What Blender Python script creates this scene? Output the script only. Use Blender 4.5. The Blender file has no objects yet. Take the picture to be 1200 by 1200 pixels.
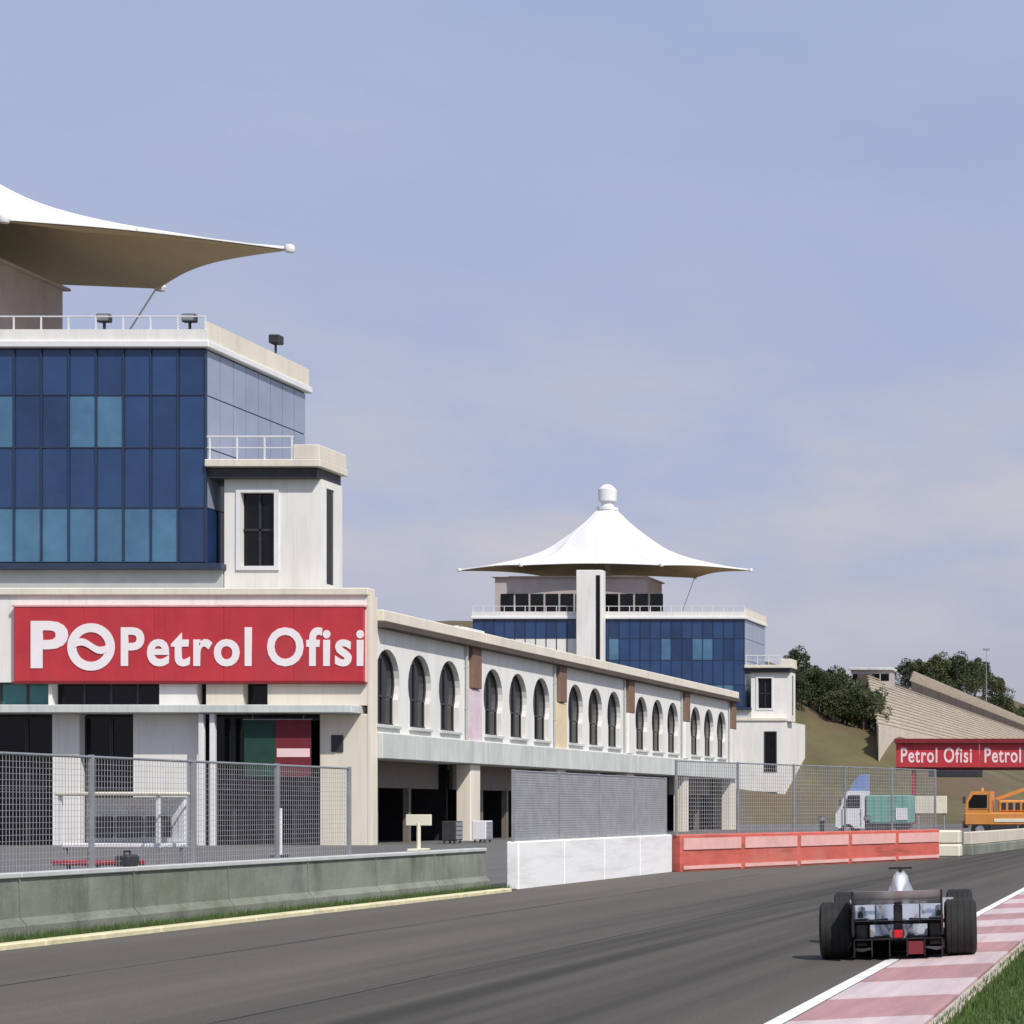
import bpy, bmesh, math, random
from mathutils import Vector, Matrix
random.seed(7)
R = math.radians
scene = bpy.context.scene
COL = scene.collection

# ------------------------------------------------------------------ camera
cam_d = bpy.data.cameras.new("camera"); cam = bpy.data.objects.new("camera", cam_d); COL.objects.link(cam)
cam.location = (0, 0, 1.75); cam.rotation_euler = (R(90), 0, 0)
cam_d.sensor_width = 36; cam_d.sensor_fit = 'HORIZONTAL'
cam_d.lens = 77.31; cam_d.shift_x = -0.708; cam_d.shift_y = 0.289
cam_d.clip_start = 0.1; cam_d.clip_end = 8000
scene.camera = cam

# ------------------------------------------------------------------ sky, sun, exposure
SUN_EL, SUN_AZ = 48.0, 133.0            # azimuth clockwise from +Y
w = bpy.data.worlds.new("World"); scene.world = w; w.use_nodes = True
nt = w.node_tree; nt.nodes.clear()
out = nt.nodes.new('ShaderNodeOutputWorld'); bg = nt.nodes.new('ShaderNodeBackground')
sky = nt.nodes.new('ShaderNodeTexSky'); sky.sky_type = 'NISHITA'; sky.sun_disc = False
sky.sun_elevation = R(SUN_EL); sky.sun_rotation = R(SUN_AZ)
sky.air_density = 1.0; sky.dust_density = 2.5; sky.ozone_density = 3.0; sky.altitude = 100
tc = nt.nodes.new('ShaderNodeTexCoord')
mp = nt.nodes.new('ShaderNodeMapping'); mp.inputs['Scale'].default_value = (3.2, 3.2, 11.0)
nz = nt.nodes.new('ShaderNodeTexNoise'); nz.inputs['Scale'].default_value = 1.6
nz.inputs['Detail'].default_value = 6; nz.inputs['Roughness'].default_value = 0.6
cr = nt.nodes.new('ShaderNodeValToRGB')
cr.color_ramp.elements[0].position = 0.35; cr.color_ramp.elements[0].color = (.66, .66, .66, 1)
cr.color_ramp.elements[1].position = 0.75; cr.color_ramp.elements[1].color = (0.86, 0.86, 0.86, 1)
tint = nt.nodes.new('ShaderNodeMix'); tint.data_type = 'RGBA'; tint.blend_type = 'MULTIPLY'
tint.inputs[0].default_value = 1.0; tint.inputs[7].default_value = (0.78, 0.80, 1.0, 1)
cl = nt.nodes.new('ShaderNodeMix'); cl.data_type = 'RGBA'; 
sxyz = nt.nodes.new('ShaderNodeSeparateXYZ'); nt.links.new(tc.outputs['Generated'], sxyz.inputs[0])
vr = nt.nodes.new('ShaderNodeValToRGB'); ve = vr.color_ramp.elements
ve[0].position = 0.03; ve[0].color = (0.690, 0.655, 0.775, 1); ve[1].position = 0.36; ve[1].color = (0.595, 0.705, 0.950, 1)
vm = nt.nodes.new('ShaderNodeMix'); vm.data_type = 'RGBA'; vm.blend_type = 'MULTIPLY'; vm.inputs[0].default_value = 1; vm.inputs[7].default_value = (5, 5, 5, 1)
nt.links.new(sxyz.outputs['Z'], vr.inputs[0]); nt.links.new(vr.outputs[0], vm.inputs[6]); nt.links.new(vm.outputs[2], cl.inputs[7])
mp2 = nt.nodes.new('ShaderNodeMapping'); mp2.inputs['Scale'].default_value = (5, 5, 14); mp2.inputs['Location'].default_value = (3.1, 0.4, 0.2)
nz2 = nt.nodes.new('ShaderNodeTexNoise'); nz2.inputs['Scale'].default_value = 1.3; nz2.inputs['Detail'].default_value = 7; nz2.inputs['Roughness'].default_value = 0.55
nt.links.new(tc.outputs['Generated'], mp2.inputs[0]); nt.links.new(mp2.outputs[0], nz2.inputs['Vector'])
cr2 = nt.nodes.new('ShaderNodeValToRGB'); cr2.color_ramp.elements[0].position = .42; cr2.color_ramp.elements[1].position = .64
nt.links.new(nz2.outputs['Fac'], cr2.inputs[0])
bd_ = nt.nodes.new('ShaderNodeValToRGB'); be = bd_.color_ramp.elements
be[0].position = 0.04; be[0].color = (.15, .15, .15, 1); be[1].position = .11; be[1].color = (.95, .95, .95, 1)
e3 = bd_.color_ramp.elements.new(.24); e3.color = (0, 0, 0, 1)
nt.links.new(sxyz.outputs['Z'], bd_.inputs[0])
cm_ = nt.nodes.new('ShaderNodeMath'); cm_.operation = 'MULTIPLY'; nt.links.new(cr2.outputs[0], cm_.inputs[0]); nt.links.new(bd_.outputs[0], cm_.inputs[1])
cl2 = nt.nodes.new('ShaderNodeMix'); cl2.data_type = 'RGBA'; cl2.inputs[7].default_value = (4.0, 3.85, 4.2, 1)
nt.links.new(cm_.outputs[0], cl2.inputs[0]); nt.links.new(cl.outputs[2], cl2.inputs[6])
nt.links.new(tc.outputs['Generated'], mp.inputs['Vector']); nt.links.new(mp.outputs[0], nz.inputs['Vector'])
nt.links.new(nz.outputs['Fac'], cr.inputs[0]); nt.links.new(cr.outputs[0], cl.inputs[0])
nt.links.new(sky.outputs[0], tint.inputs[6]); nt.links.new(tint.outputs[2], cl.inputs[6])
nt.links.new(cl2.outputs[2], bg.inputs[0]); bg.inputs[1].default_value = 0.12
nt.links.new(bg.outputs[0], out.inputs[0])

sd = bpy.data.lights.new("sun", 'SUN'); sd.energy = 3.4; sd.angle = R(0.6); sd.color = (1.0, 0.95, 0.87)
sun = bpy.data.objects.new("sun", sd); COL.objects.link(sun)
sdir = Vector((math.sin(R(SUN_AZ)) * math.cos(R(SUN_EL)), math.cos(R(SUN_AZ)) * math.cos(R(SUN_EL)), math.sin(R(SUN_EL))))
sun.rotation_euler = (-sdir).to_track_quat('-Z', 'Y').to_euler(); sun.location = sdir * 300
vs = scene.view_settings; vs.view_transform = 'Standard'; vs.look = 'None'; vs.gamma = 1; vs.exposure = 0.3
vs.use_curve_mapping = False

# ------------------------------------------------------------------ materials
def lin(c):
    return tuple(((v / 255) / 12.92 if v / 255 <= 0.04045 else (((v / 255) + 0.055) / 1.055) ** 2.4) for v in c)

def mat(name, color, rough=0.7, var=0.12, scale=1.2, stretch=(1, 1, 1), metal=0.0, bump=0.0, bscale=30, spec=0.5,
        coat=0.0, ior=1.45, second=None, s_lo=0.5, s_hi=0.7, fine=0.0, trans=0.0, streak=0.0, sstretch=(3, 3, .14)):
    m = bpy.data.materials.new(name); m.use_nodes = True
    n = m.node_tree; b = n.nodes['Principled BSDF']
    geo = n.nodes.new('ShaderNodeNewGeometry')
    mp = n.nodes.new('ShaderNodeMapping'); mp.inputs['Scale'].default_value = stretch
    n.links.new(geo.outputs['Position'], mp.inputs['Vector'])
    t = n.nodes.new('ShaderNodeTexNoise'); t.inputs['Scale'].default_value = scale
    t.inputs['Detail'].default_value = 7; t.inputs['Roughness'].default_value = 0.62
    n.links.new(mp.outputs[0], t.inputs['Vector'])
    r = n.nodes.new('ShaderNodeValToRGB'); e = r.color_ramp.elements
    e[0].position = 0.3; e[1].position = 0.7
    e[0].color = tuple(max(0, c * (1 - var)) for c in color) + (1,)
    e[1].color = tuple(min(1, c * (1 + var)) for c in color) + (1,)
    n.links.new(t.outputs['Fac'], r.inputs[0])
    last = r.outputs[0]
    if second is not None:
        t2 = n.nodes.new('ShaderNodeTexNoise'); t2.inputs['Scale'].default_value = scale * 0.37
        t2.inputs['Detail'].default_value = 8; t2.inputs['Roughness'].default_value = 0.68
        n.links.new(mp.outputs[0], t2.inputs['Vector'])
        r2 = n.nodes.new('ShaderNodeValToRGB'); r2.color_ramp.elements[0].position = s_lo; r2.color_ramp.elements[1].position = s_hi
        n.links.new(t2.outputs['Fac'], r2.inputs[0])
        mx = n.nodes.new('ShaderNodeMix'); mx.data_type = 'RGBA'
        n.links.new(r2.outputs[0], mx.inputs[0]); n.links.new(last, mx.inputs[6]); mx.inputs[7].default_value = tuple(second) + (1,)
        last = mx.outputs[2]
    if fine > 0:
        t3 = n.nodes.new('ShaderNodeTexNoise'); t3.inputs['Scale'].default_value = 45
        t3.inputs['Detail'].default_value = 3
        n.links.new(geo.outputs['Position'], t3.inputs['Vector'])
        mr = n.nodes.new('ShaderNodeMapRange'); mr.inputs[1].default_value = 0.3; mr.inputs[2].default_value = 0.7
        mr.inputs[3].default_value = 1 - fine; mr.inputs[4].default_value = 1 + fine
        n.links.new(t3.outputs['Fac'], mr.inputs[0])
        mm = n.nodes.new('ShaderNodeMix'); mm.data_type = 'RGBA'; mm.blend_type = 'MULTIPLY'; mm.inputs[0].default_value = 1
        n.links.new(last, mm.inputs[6]); n.links.new(mr.outputs[0], mm.inputs[7]); last = mm.outputs[2]
    if streak > 0:
        ms_ = n.nodes.new('ShaderNodeMapping'); ms_.inputs['Scale'].default_value = sstretch; n.links.new(geo.outputs['Position'], ms_.inputs[0])
        t4 = n.nodes.new('ShaderNodeTexNoise'); t4.inputs['Scale'].default_value = 1.3; t4.inputs['Detail'].default_value = 6; t4.inputs['Roughness'].default_value = .7
        n.links.new(ms_.outputs[0], t4.inputs['Vector'])
        m4 = n.nodes.new('ShaderNodeMapRange'); m4.inputs[1].default_value = .50; m4.inputs[2].default_value = .74; m4.inputs[3].default_value = 1; m4.inputs[4].default_value = 1 - streak
        n.links.new(t4.outputs['Fac'], m4.inputs[0])
        mk = n.nodes.new('ShaderNodeMix'); mk.data_type = 'RGBA'; mk.blend_type = 'MULTIPLY'; mk.inputs[0].default_value = 1
        n.links.new(last, mk.inputs[6]); n.links.new(m4.outputs[0], mk.inputs[7]); last = mk.outputs[2]
    n.links.new(last, b.inputs['Base Color'])
    b.inputs['Roughness'].default_value = rough; b.inputs['Metallic'].default_value = metal
    b.inputs['IOR'].default_value = ior; b.inputs['Specular IOR Level'].default_value = spec
    b.inputs['Coat Weight'].default_value = coat; b.inputs['Coat Roughness'].default_value = 0.05
    if bump > 0:
        tb = n.nodes.new('ShaderNodeTexNoise'); tb.inputs['Scale'].default_value = bscale; tb.inputs['Detail'].default_value = 4
        n.links.new(geo.outputs['Position'], tb.inputs['Vector'])
        bn = n.nodes.new('ShaderNodeBump'); bn.inputs['Strength'].default_value = bump; bn.inputs['Distance'].default_value = 0.03
        n.links.new(tb.outputs['Fac'], bn.inputs['Height']); n.links.new(bn.outputs[0], b.inputs['Normal'])
    if trans > 0:
        tr = n.nodes.new('ShaderNodeBsdfTranslucent'); n.links.new(last, tr.inputs[0])
        ms = n.nodes.new('ShaderNodeMixShader'); ms.inputs[0].default_value = trans
        o = n.nodes['Material Output']
        n.links.new(b.outputs[0], ms.inputs[1]); n.links.new(tr.outputs[0], ms.inputs[2]); n.links.new(ms.outputs[0], o.inputs[0])
    return m

M = {}
M['asphalt'] = mat('asphalt', (0.122, 0.110, 0.094), 0.92, 0.14, 0.5, (1, 0.06, 1), bump=0.25, bscale=60, spec=0.25, second=(0.088, 0.080, 0.070), s_lo=0.48, s_hi=0.68, fine=0.25)
def rubber(m):
    n = m.node_tree; b = n.nodes['Principled BSDF']; src = b.inputs['Base Color'].links[0].from_socket
    geo = n.nodes.new('ShaderNodeNewGeometry'); sp = n.nodes.new('ShaderNodeSeparateXYZ'); n.links.new(geo.outputs['Position'], sp.inputs[0])
    def mth(op, a, b_=None, c=None):
        k = n.nodes.new('ShaderNodeMath'); k.operation = op
        for i, v in enumerate((a, b_, c)):
            if v is None: continue
            if isinstance(v, (int, float)): k.inputs[i].default_value = v
            else: n.links.new(v, k.inputs[i])
        return k.outputs[0]
    off = mth('ADD', mth('MULTIPLY', sp.outputs['Y'], 0.03), mth('ADD', sp.outputs['X'], 6.3))
    mp = n.nodes.new('ShaderNodeMapping'); mp.inputs['Scale'].default_value = (2.6, 0.035, 1); mp.inputs['Rotation'].default_value = (0, 0, -0.03)
    n.links.new(geo.outputs['Position'], mp.inputs[0])
    t = n.nodes.new('ShaderNodeTexNoise'); t.inputs['Scale'].default_value = 1.0; t.inputs['Detail'].default_value = 5; n.links.new(mp.outputs[0], t.inputs[0])
    band = mth('SUBTRACT', 1.0, mth('DIVIDE', mth('ABSOLUTE', off), 3.0)); band = mth('MAXIMUM', band, 0.0)
    st = n.nodes.new('ShaderNodeMapRange'); st.inputs[1].default_value = .38; st.inputs[2].default_value = .66; n.links.new(t.outputs['Fac'], st.inputs[0])
    fac = mth('MULTIPLY', mth('POWER', band, .6), mth('ADD', mth('MULTIPLY', st.outputs[0], .6), .35))
    mx = n.nodes.new('ShaderNodeMix'); mx.data_type = 'RGBA'; n.links.new(fac, mx.inputs[0]); n.links.new(src, mx.inputs[6]); mx.inputs[7].default_value = (.036, .034, .030, 1)
    n.links.new(mx.outputs[2], b.inputs['Base Color'])
rubber(M['asphalt'])
M['pit_asphalt'] = mat('pit_asphalt', (0.125, 0.12, 0.112), 0.9, 0.14, 0.3, bump=0.2, bscale=50, second=(0.11, 0.11, 0.108), fine=0.1)
M['line'] = mat('line_paint', (0.66, 0.60, 0.38), 0.7, 0.15, 4, second=(0.44, 0.40, 0.26), s_lo=0.55, s_hi=0.75)
M['white_line'] = mat('white_line_paint', (0.74, 0.73, 0.70), 0.7, 0.12, 4, second=(0.4, 0.39, 0.37), s_lo=0.55, s_hi=0.8)
M['kerb_red'] = mat('kerb_red_paint', (0.42, 0.225, 0.225), 0.75, 0.18, 2.5, (1.8, .15, 1), second=(0.27, 0.18, 0.175), s_lo=0.5, s_hi=0.72, fine=0.1)
M['kerb_white'] = mat('kerb_white_paint', (0.57, 0.455, 0.45), 0.75, 0.14, 2.5, (1.8, .15, 1), second=(0.37, 0.29, 0.285), s_lo=0.5, s_hi=0.74, fine=0.1)
M['kerb_concrete'] = mat('kerb_concrete', (0.46, 0.40, 0.32), 0.85, 0.18, 3, fine=0.12)
M['grass'] = mat('grass_ground', (0.075, 0.105, 0.030), 0.95, 0.35, 2.0, bump=0.4, second=(0.12, 0.115, 0.05))
M['blade'] = mat('grass_blade', (0.085, 0.14, 0.032), 0.7, 0.4, 3.0, trans=0.3)
M['hill'] = mat('hill_dry_grass', (0.100, 0.088, 0.038), 0.95, 0.35, 0.12, second=(0.115, 0.078, 0.045), s_lo=0.45, s_hi=0.6, bump=0.5, bscale=3)
M['wall_white'] = mat('white_render', (0.78, 0.765, 0.72), 0.8, 0.06, 0.8, (1, 1, 0.25), bump=0.08, bscale=25, second=(0.64, 0.63, 0.59), s_lo=0.52, s_hi=0.75, streak=.14)
M['wall_cream'] = mat('cream_render', (0.74, 0.68, 0.57), 0.8, 0.07, 0.7, (1, 1, 0.25), bump=0.08, bscale=25, second=(0.60, 0.55, 0.47), s_lo=0.52, s_hi=0.75, streak=.14)
M['wall_grey'] = mat('grey_band', (0.42, 0.45, 0.44), 0.75, 0.08, 0.8)
M['ledge'] = mat('ledge_concrete', (0.58, 0.60, 0.57), 0.85, 0.12, 0.9, (1, 1, 0.4), second=(0.44, 0.46, 0.44), streak=.22)
M['concrete'] = mat('wall_concrete', (0.225, 0.238, 0.20), 0.9, 0.2, 1.4, (1, .5, 0.7), bump=0.2, bscale=20, second=(0.13, 0.145, 0.105), s_lo=0.48, s_hi=0.72, fine=0.08, streak=.45, sstretch=(3, 1.2, .3))
M['concrete_cap'] = mat('wall_cap', (0.48, 0.49, 0.48), 0.9, 0.12, 2)
M['white_wall'] = mat('white_painted_wall', (0.84, 0.84, 0.83), 0.6, 0.05, 2.5, (1, .25, 1.6), second=(0.58, 0.56, 0.54), s_lo=0.56, s_hi=0.82, streak=.20, sstretch=(1, .35, 4))
M['red_wall'] = mat('red_barrier_paint', (0.55, 0.12, 0.09), 0.55, 0.12, 1.5, second=(0.50, 0.20, 0.16), s_lo=0.5, s_hi=0.75, streak=.45, sstretch=(.5, .4, 4))
M['pink_stripe'] = mat('faded_pink_paint', (0.70, 0.40, 0.37), 0.6, 0.1, 2)
M['brown'] = mat('brown_panel', (0.20, 0.118, 0.08), 0.7, 0.15, 1.5)
M['dark'] = mat('garage_recess_shade', (0.018, 0.018, 0.022), 0.8, 0.3, 1.5)  # near-black puts the shade inside the garages into the colour
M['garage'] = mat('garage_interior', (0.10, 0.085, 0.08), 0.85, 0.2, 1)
M['shutter'] = mat('garage_fascia', (0.17, 0.145, 0.125), 0.7, 0.15, 2)
M['window_glass'] = mat('dark_window_glass', (0.006, 0.007, 0.009), 0.08, 0.3, 1.0, ior=1.35)
M['blue_glass'] = mat('blue_tinted_glass', (0.024, 0.060, 0.155), 0.10, 0.2, 0.35, ior=1.5, second=(0.030, 0.075, 0.18), bump=0.12, bscale=1.1)
M['blue_glass_dark'] = mat('deep_blue_glass', (0.019, 0.046, 0.120), 0.10, 0.25, 0.35, ior=1.5, bump=0.12, bscale=1.1)
M['blue_glass_light'] = mat('pale_blue_glass', (0.075, 0.18, 0.29), 0.12, 0.22, 0.5, ior=1.5, second=(0.055, 0.135, 0.25), bump=0.12, bscale=1.1)
M['side_glass'] = mat('sky_reflection_glass', (0.27, 0.31, 0.41), 0.15, 0.10, 0.4, ior=1.5, bump=0.12, bscale=1.1)  # pale sky reflection on the side panes, put into their colour
M['teal_glass'] = mat('teal_glass', (0.04, 0.16, 0.17), 0.10, 0.2, 0.5, ior=1.5)
M['mullion'] = mat('mullion_metal', (0.030, 0.045, 0.085), 0.45, 0.1, 1)
M['white_metal'] = mat('white_metal', (0.74, 0.74, 0.74), 0.4, 0.05, 2)
M['grey_metal'] = mat('galvanised_metal', (0.34, 0.35, 0.37), 0.45, 0.15, 3, metal=0.4)
M['wire'] = mat('fence_wire', (0.33, 0.33, 0.35), 0.6, 0.15, 3)
M['dark_metal'] = mat('dark_metal', (0.035, 0.035, 0.042), 0.5, 0.2, 3)
M['tent'] = mat('tent_membrane', (0.86, 0.86, 0.84), 0.7, 0.02, 0.6, trans=0.10)
M['tent_cable'] = mat('tent_seam', (0.78, 0.77, 0.73), 0.6, 0.03, 1)
M['shaded_underside'] = mat('tent_underside_shade', (0.60, 0.50, 0.34), 0.8, 0.05, 0.5, trans=0.12)  # warm shade under the tent, put into this beige colour
M['lounge'] = mat('lounge_wall', (0.44, 0.39, 0.37), 0.75, 0.12, 0.8)
M['tar'] = mat('tar_joint', (0.03, 0.03, 0.03), 0.6, 0.2, 3)
M['tan'] = mat('tan_bounce', (0.30, 0.235, 0.165), 0.75, 0.15, 0.8)
M['sign_red'] = mat('sign_red', (0.50, 0.038, 0.050), 0.45, 0.12, 0.7, second=(0.43, 0.055, 0.065), streak=.15)
M['sign_dark_red'] = mat('sign_dark_red', (0.20, 0.02, 0.025), 0.5, 0.1, 1)
M['letter'] = mat('letter_white', (0.85, 0.80, 0.80), 0.5, 0.03, 1)
M['letter_pink'] = mat('letter_pale_pink', (0.84, 0.62, 0.62), 0.5, 0.06, 1)
M['flag_red'] = mat('banner_dark_red', (0.16, 0.018, 0.028), 0.8, 0.15, 2)
M['flag_green'] = mat('banner_dark_green', (0.012, 0.05, 0.035), 0.8, 0.15, 2)
M['banner_pink'] = mat('banner_pink', (0.68, 0.56, 0.60), 0.75, 0.10, 1.5, second=(0.60, 0.42, 0.48))
M['banner_yellow'] = mat('banner_cream_yellow', (0.72, 0.59, 0.38), 0.75, 0.10, 1.5)
M['stand'] = mat('stand_concrete', (0.60, 0.53, 0.44), 0.9, 0.12, 0.25, second=(0.50, 0.44, 0.36), fine=0.05, streak=.12, sstretch=(1, .05, 1))
M['bench'] = mat('bench_weathered', (0.46, 0.40, 0.32), 0.85, 0.2, 0.3)
M['stand_dark'] = mat('stand_dark_wall', (0.085, 0.066, 0.054), 0.9, 0.2, 0.3)
M['bark'] = mat('bark', (0.10, 0.075, 0.05), 0.9, 0.25, 3)
M['leaf_a'] = mat('leaf_dark_green', (0.048, 0.070, 0.026), 0.6, 0.45, 0.6, trans=0.25)
M['leaf_b'] = mat('leaf_olive', (0.085, 0.095, 0.036), 0.6, 0.45, 0.6, trans=0.25)
M['silver'] = mat('silver_paint', (0.52, 0.53, 0.55), 0.34, 0.06, 3, metal=0.55, coat=0.4)
M['car_white'] = mat('bright_silver_white', (0.82, 0.83, 0.85), 0.25, 0.02, 3, coat=0.6)
M['carbon'] = mat('carbon_black', (0.014, 0.014, 0.016), 0.35, 0.3, 8, coat=0.2)
M['tyre'] = mat('tyre_rubber', (0.016, 0.016, 0.016), 0.8, 0.3, 6, second=(0.032, 0.030, 0.028))
M['rim'] = mat('wheel_rim', (0.10, 0.10, 0.11), 0.35, 0.1, 4, metal=0.8)
M['car_red'] = mat('car_red', (0.33, 0.015, 0.03), 0.35, 0.1, 4, coat=0.4)
M['helmet'] = mat('helmet_paint', (0.45, 0.36, 0.06), 0.25, 0.05, 3, coat=0.5)
M['blue_paint'] = mat('truck_blue', (0.17, 0.25, 0.52), 0.4, 0.1, 2)
M['teal_paint'] = mat('truck_teal', (0.14, 0.36, 0.31), 0.45, 0.12, 1.5)
M['white_paint'] = mat('vehicle_white', (0.74, 0.75, 0.77), 0.35, 0.05, 2, coat=0.3)
M['orange'] = mat('vehicle_orange', (0.62, 0.25, 0.055), 0.45, 0.12, 1.5, second=(0.50, 0.24, 0.09))
M['cream'] = mat('cream_paint', (0.70, 0.66, 0.52), 0.6, 0.08, 2)
M['lamp_red'] = mat('tail_light_red', (0.5, 0.01, 0.02), 0.2, 0.1, 4)
M['skin'] = mat('helmet_visor', (0.02, 0.02, 0.03), 0.1, 0.1, 3)

# ------------------------------------------------------------------ mesh helpers
class MB:
    def __init__(s): s.v = []; s.f = []
    def add(s, vs, fs):
        k = len(s.v); s.v += [tuple(p) for p in vs]; s.f += [tuple(i + k for i in f) for f in fs]; return s
    def box(s, x0, x1, y0, y1, z0, z1):
        return s.add([(x0, y0, z0), (x1, y0, z0), (x1, y1, z0), (x0, y1, z0), (x0, y0, z1), (x1, y0, z1), (x1, y1, z1), (x0, y1, z1)],
                     [(0, 3, 2, 1), (4, 5, 6, 7), (0, 1, 5, 4), (1, 2, 6, 5), (2, 3, 7, 6), (3, 0, 4, 7)])
    def bbox(s, x0, x1, y0, y1, z0, z1, b=0.02):     # box with chamfered edges
        bm = bmesh.new(); bmesh.ops.create_cube(bm, size=1)
        for v in bm.verts:
            v.co = Vector((x0 + (v.co.x + .5) * (x1 - x0), y0 + (v.co.y + .5) * (y1 - y0), z0 + (v.co.z + .5) * (z1 - z0)))
        bmesh.ops.bevel(bm, geom=bm.edges[:], offset=b, segments=1, affect='EDGES')
        bm.verts.index_update(); s.add([v.co[:] for v in bm.verts], [[v.index for v in f.verts] for f in bm.faces]); bm.free(); return s
    def tube(s, p, q, r, n=8, r2=None):
        p = Vector(p); q = Vector(q); d = (q - p).normalized(); r2 = r if r2 is None else r2
        a = d.orthogonal().normalized(); b = d.cross(a); vs = []
        for c, rr in ((p, r), (q, r2)):
            for i in range(n):
                t = 2 * math.pi * i / n; vs.append(c + a * rr * math.cos(t) + b * rr * math.sin(t))
        fs = [(i, (i + 1) % n, n + (i + 1) % n, n + i) for i in range(n)] + [tuple(range(n - 1, -1, -1)), tuple(range(n, 2 * n))]
        return s.add(vs, fs)
    def lathe(s, prof, axis='z', n=24, c=(0, 0, 0)):    # prof: (r, h) list
        vs = []; m = len(prof)
        for i in range(n):
            t = 2 * math.pi * i / n
            for r, h in prof:
                a, b = r * math.cos(t), r * math.sin(t)
                vs.append((c[0] + a, c[1] + b, c[2] + h) if axis == 'z' else (c[0] + h, c[1] + a, c[2] + b))
        fs = []
        for i in range(n):
            j = (i + 1) % n
            for k in range(m - 1): fs.append((i * m + k, j * m + k, j * m + k + 1, i * m + k + 1))
        return s.add(vs, fs)
    def loft(s, secs):          # rings of equal length
        n = len(secs[0]); vs = [p for r in secs for p in r]; fs = []
        for k in range(len(secs) - 1):
            for i in range(n): fs.append((k * n + i, k * n + (i + 1) % n, (k + 1) * n + (i + 1) % n, (k + 1) * n + i))
        fs.append(tuple(range(n - 1, -1, -1))); fs.append(tuple(range((len(secs) - 1) * n, len(secs) * n)))
        return s.add(vs, fs)
    def prism(s, poly, y0, y1):      # polygon in (x, z) extruded along y
        n = len(poly); vs = [(x, y0, z) for x, z in poly] + [(x, y1, z) for x, z in poly]
        return s.add(vs, [tuple(range(n)), tuple(range(2 * n - 1, n - 1, -1))] + [(i, n + i, n + (i + 1) % n, (i + 1) % n) for i in range(n)])
    def mesh(s, name, smooth=False):
        me = bpy.data.meshes.new(name); me.from_pydata(s.v, [], s.f); me.validate()
        bm = bmesh.new(); bm.from_mesh(me); bmesh.ops.recalc_face_normals(bm, faces=bm.faces[:]); bm.to_mesh(me); bm.free()
        if smooth:
            for p in me.polygons: p.use_smooth = True
            try: me.set_sharp_from_angle(angle=R(40))
            except Exception: pass
        return me

def link(name, me, m=None, parent=None, loc=(0, 0, 0), rot=(0, 0, 0)):
    o = bpy.data.objects.new(name, me); COL.objects.link(o)
    if m is not None and me is not None and not me.materials: me.materials.append(M[m] if isinstance(m, str) else m)
    if parent is not None: o.parent = parent
    o.location = loc; o.rotation_euler = rot
    return o
def part(mb, name, m, parent=None, loc=(0, 0, 0), rot=(0, 0, 0), smooth=False):
    return link(name, mb.mesh(name, smooth), m, parent, loc, rot)
CACHE = {}
def piece(name, key, m, parent, loc, rot=(0, 0, 0), make=None):     # shared mesh data between alike pieces
    k = (key, m)
    if k not in CACHE: CACHE[k] = make().mesh(name); CACHE[k].materials.append(M[m])
    return link(name, CACHE[k], None, parent, loc, rot)
def boxpiece(name, m, parent, x0, x1, y0, y1, z0, z1, b=0.0):
    dx, dy, dz = round(x1 - x0, 4), round(y1 - y0, 4), round(z1 - z0, 4)
    def mk():
        a = MB()
        return a.bbox(-dx / 2, dx / 2, -dy / 2, dy / 2, -dz / 2, dz / 2, b) if b > 0 else a.box(-dx / 2, dx / 2, -dy / 2, dy / 2, -dz / 2, dz / 2)
    return piece(name, (dx, dy, dz, b), m, parent, ((x0 + x1) / 2, (y0 + y1) / 2, (z0 + z1) / 2), make=mk)
def tag(o, label=None, cat=None, group=None, kind=None):
    if label: o['label'] = label
    if cat: o['category'] = cat
    if group: o['group'] = group
    if kind: o['kind'] = kind
    return o
def thing(name, label, cat, loc=(0, 0, 0), rz=0, group=None):
    o = link(name, None, None, None, loc, (0, 0, rz)); o.empty_display_size = 0.2
    return tag(o, label, cat, group)
def copy_tree(o, parent=None):
    c = o.copy(); COL.objects.link(c); c.parent = parent
    for ch in list(o.children): copy_tree(ch, c)
    return c
def text_mesh(txt, size, bold=0.0, ext=0.03, shear=0.0, sx=1.0, space=1.12):
    cu = bpy.data.curves.new("text", 'FONT'); cu.body = txt; cu.size = size; cu.extrude = ext; cu.offset = bold; cu.shear = shear
    cu.resolution_u = 4; cu.space_character = space
    ob = bpy.data.objects.new("text", cu); COL.objects.link(ob)
    dg = bpy.context.evaluated_depsgraph_get(); me = bpy.data.meshes.new_from_object(ob.evaluated_get(dg))
    bpy.data.objects.remove(ob); bpy.data.curves.remove(cu)
    me.transform(Matrix.Rotation(R(90), 4, 'X') @ Matrix.Diagonal((sx, 1, 1, 1)))
    return me
def fit_text(me, x0, x1, z0, z1=None):      # scale a text mesh into a rectangle (local x/z)
    xs = [v.co.x for v in me.vertices]; zs = [v.co.z for v in me.vertices]
    kx = (x1 - x0) / (max(xs) - min(xs)); kz = kx if z1 is None else (z1 - z0) / (max(zs) - min(zs))
    ax, az = min(xs), min(zs)
    for v in me.vertices: v.co.x = x0 + (v.co.x - ax) * kx; v.co.z = z0 + (v.co.z - az) * kz
    return me
def smooth(a, b, t):
    t = max(0, min(1, (t - a) / (b - a))); return t * t * (3 - 2 * t)
def lerps(x, pts):
    if x <= pts[0][0]: return pts[0][1]
    for (a, u), (b, v) in zip(pts, pts[1:]):
        if x <= b: return u + (v - u) * (x - a) / (b - a)
    return pts[-1][1]

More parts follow.
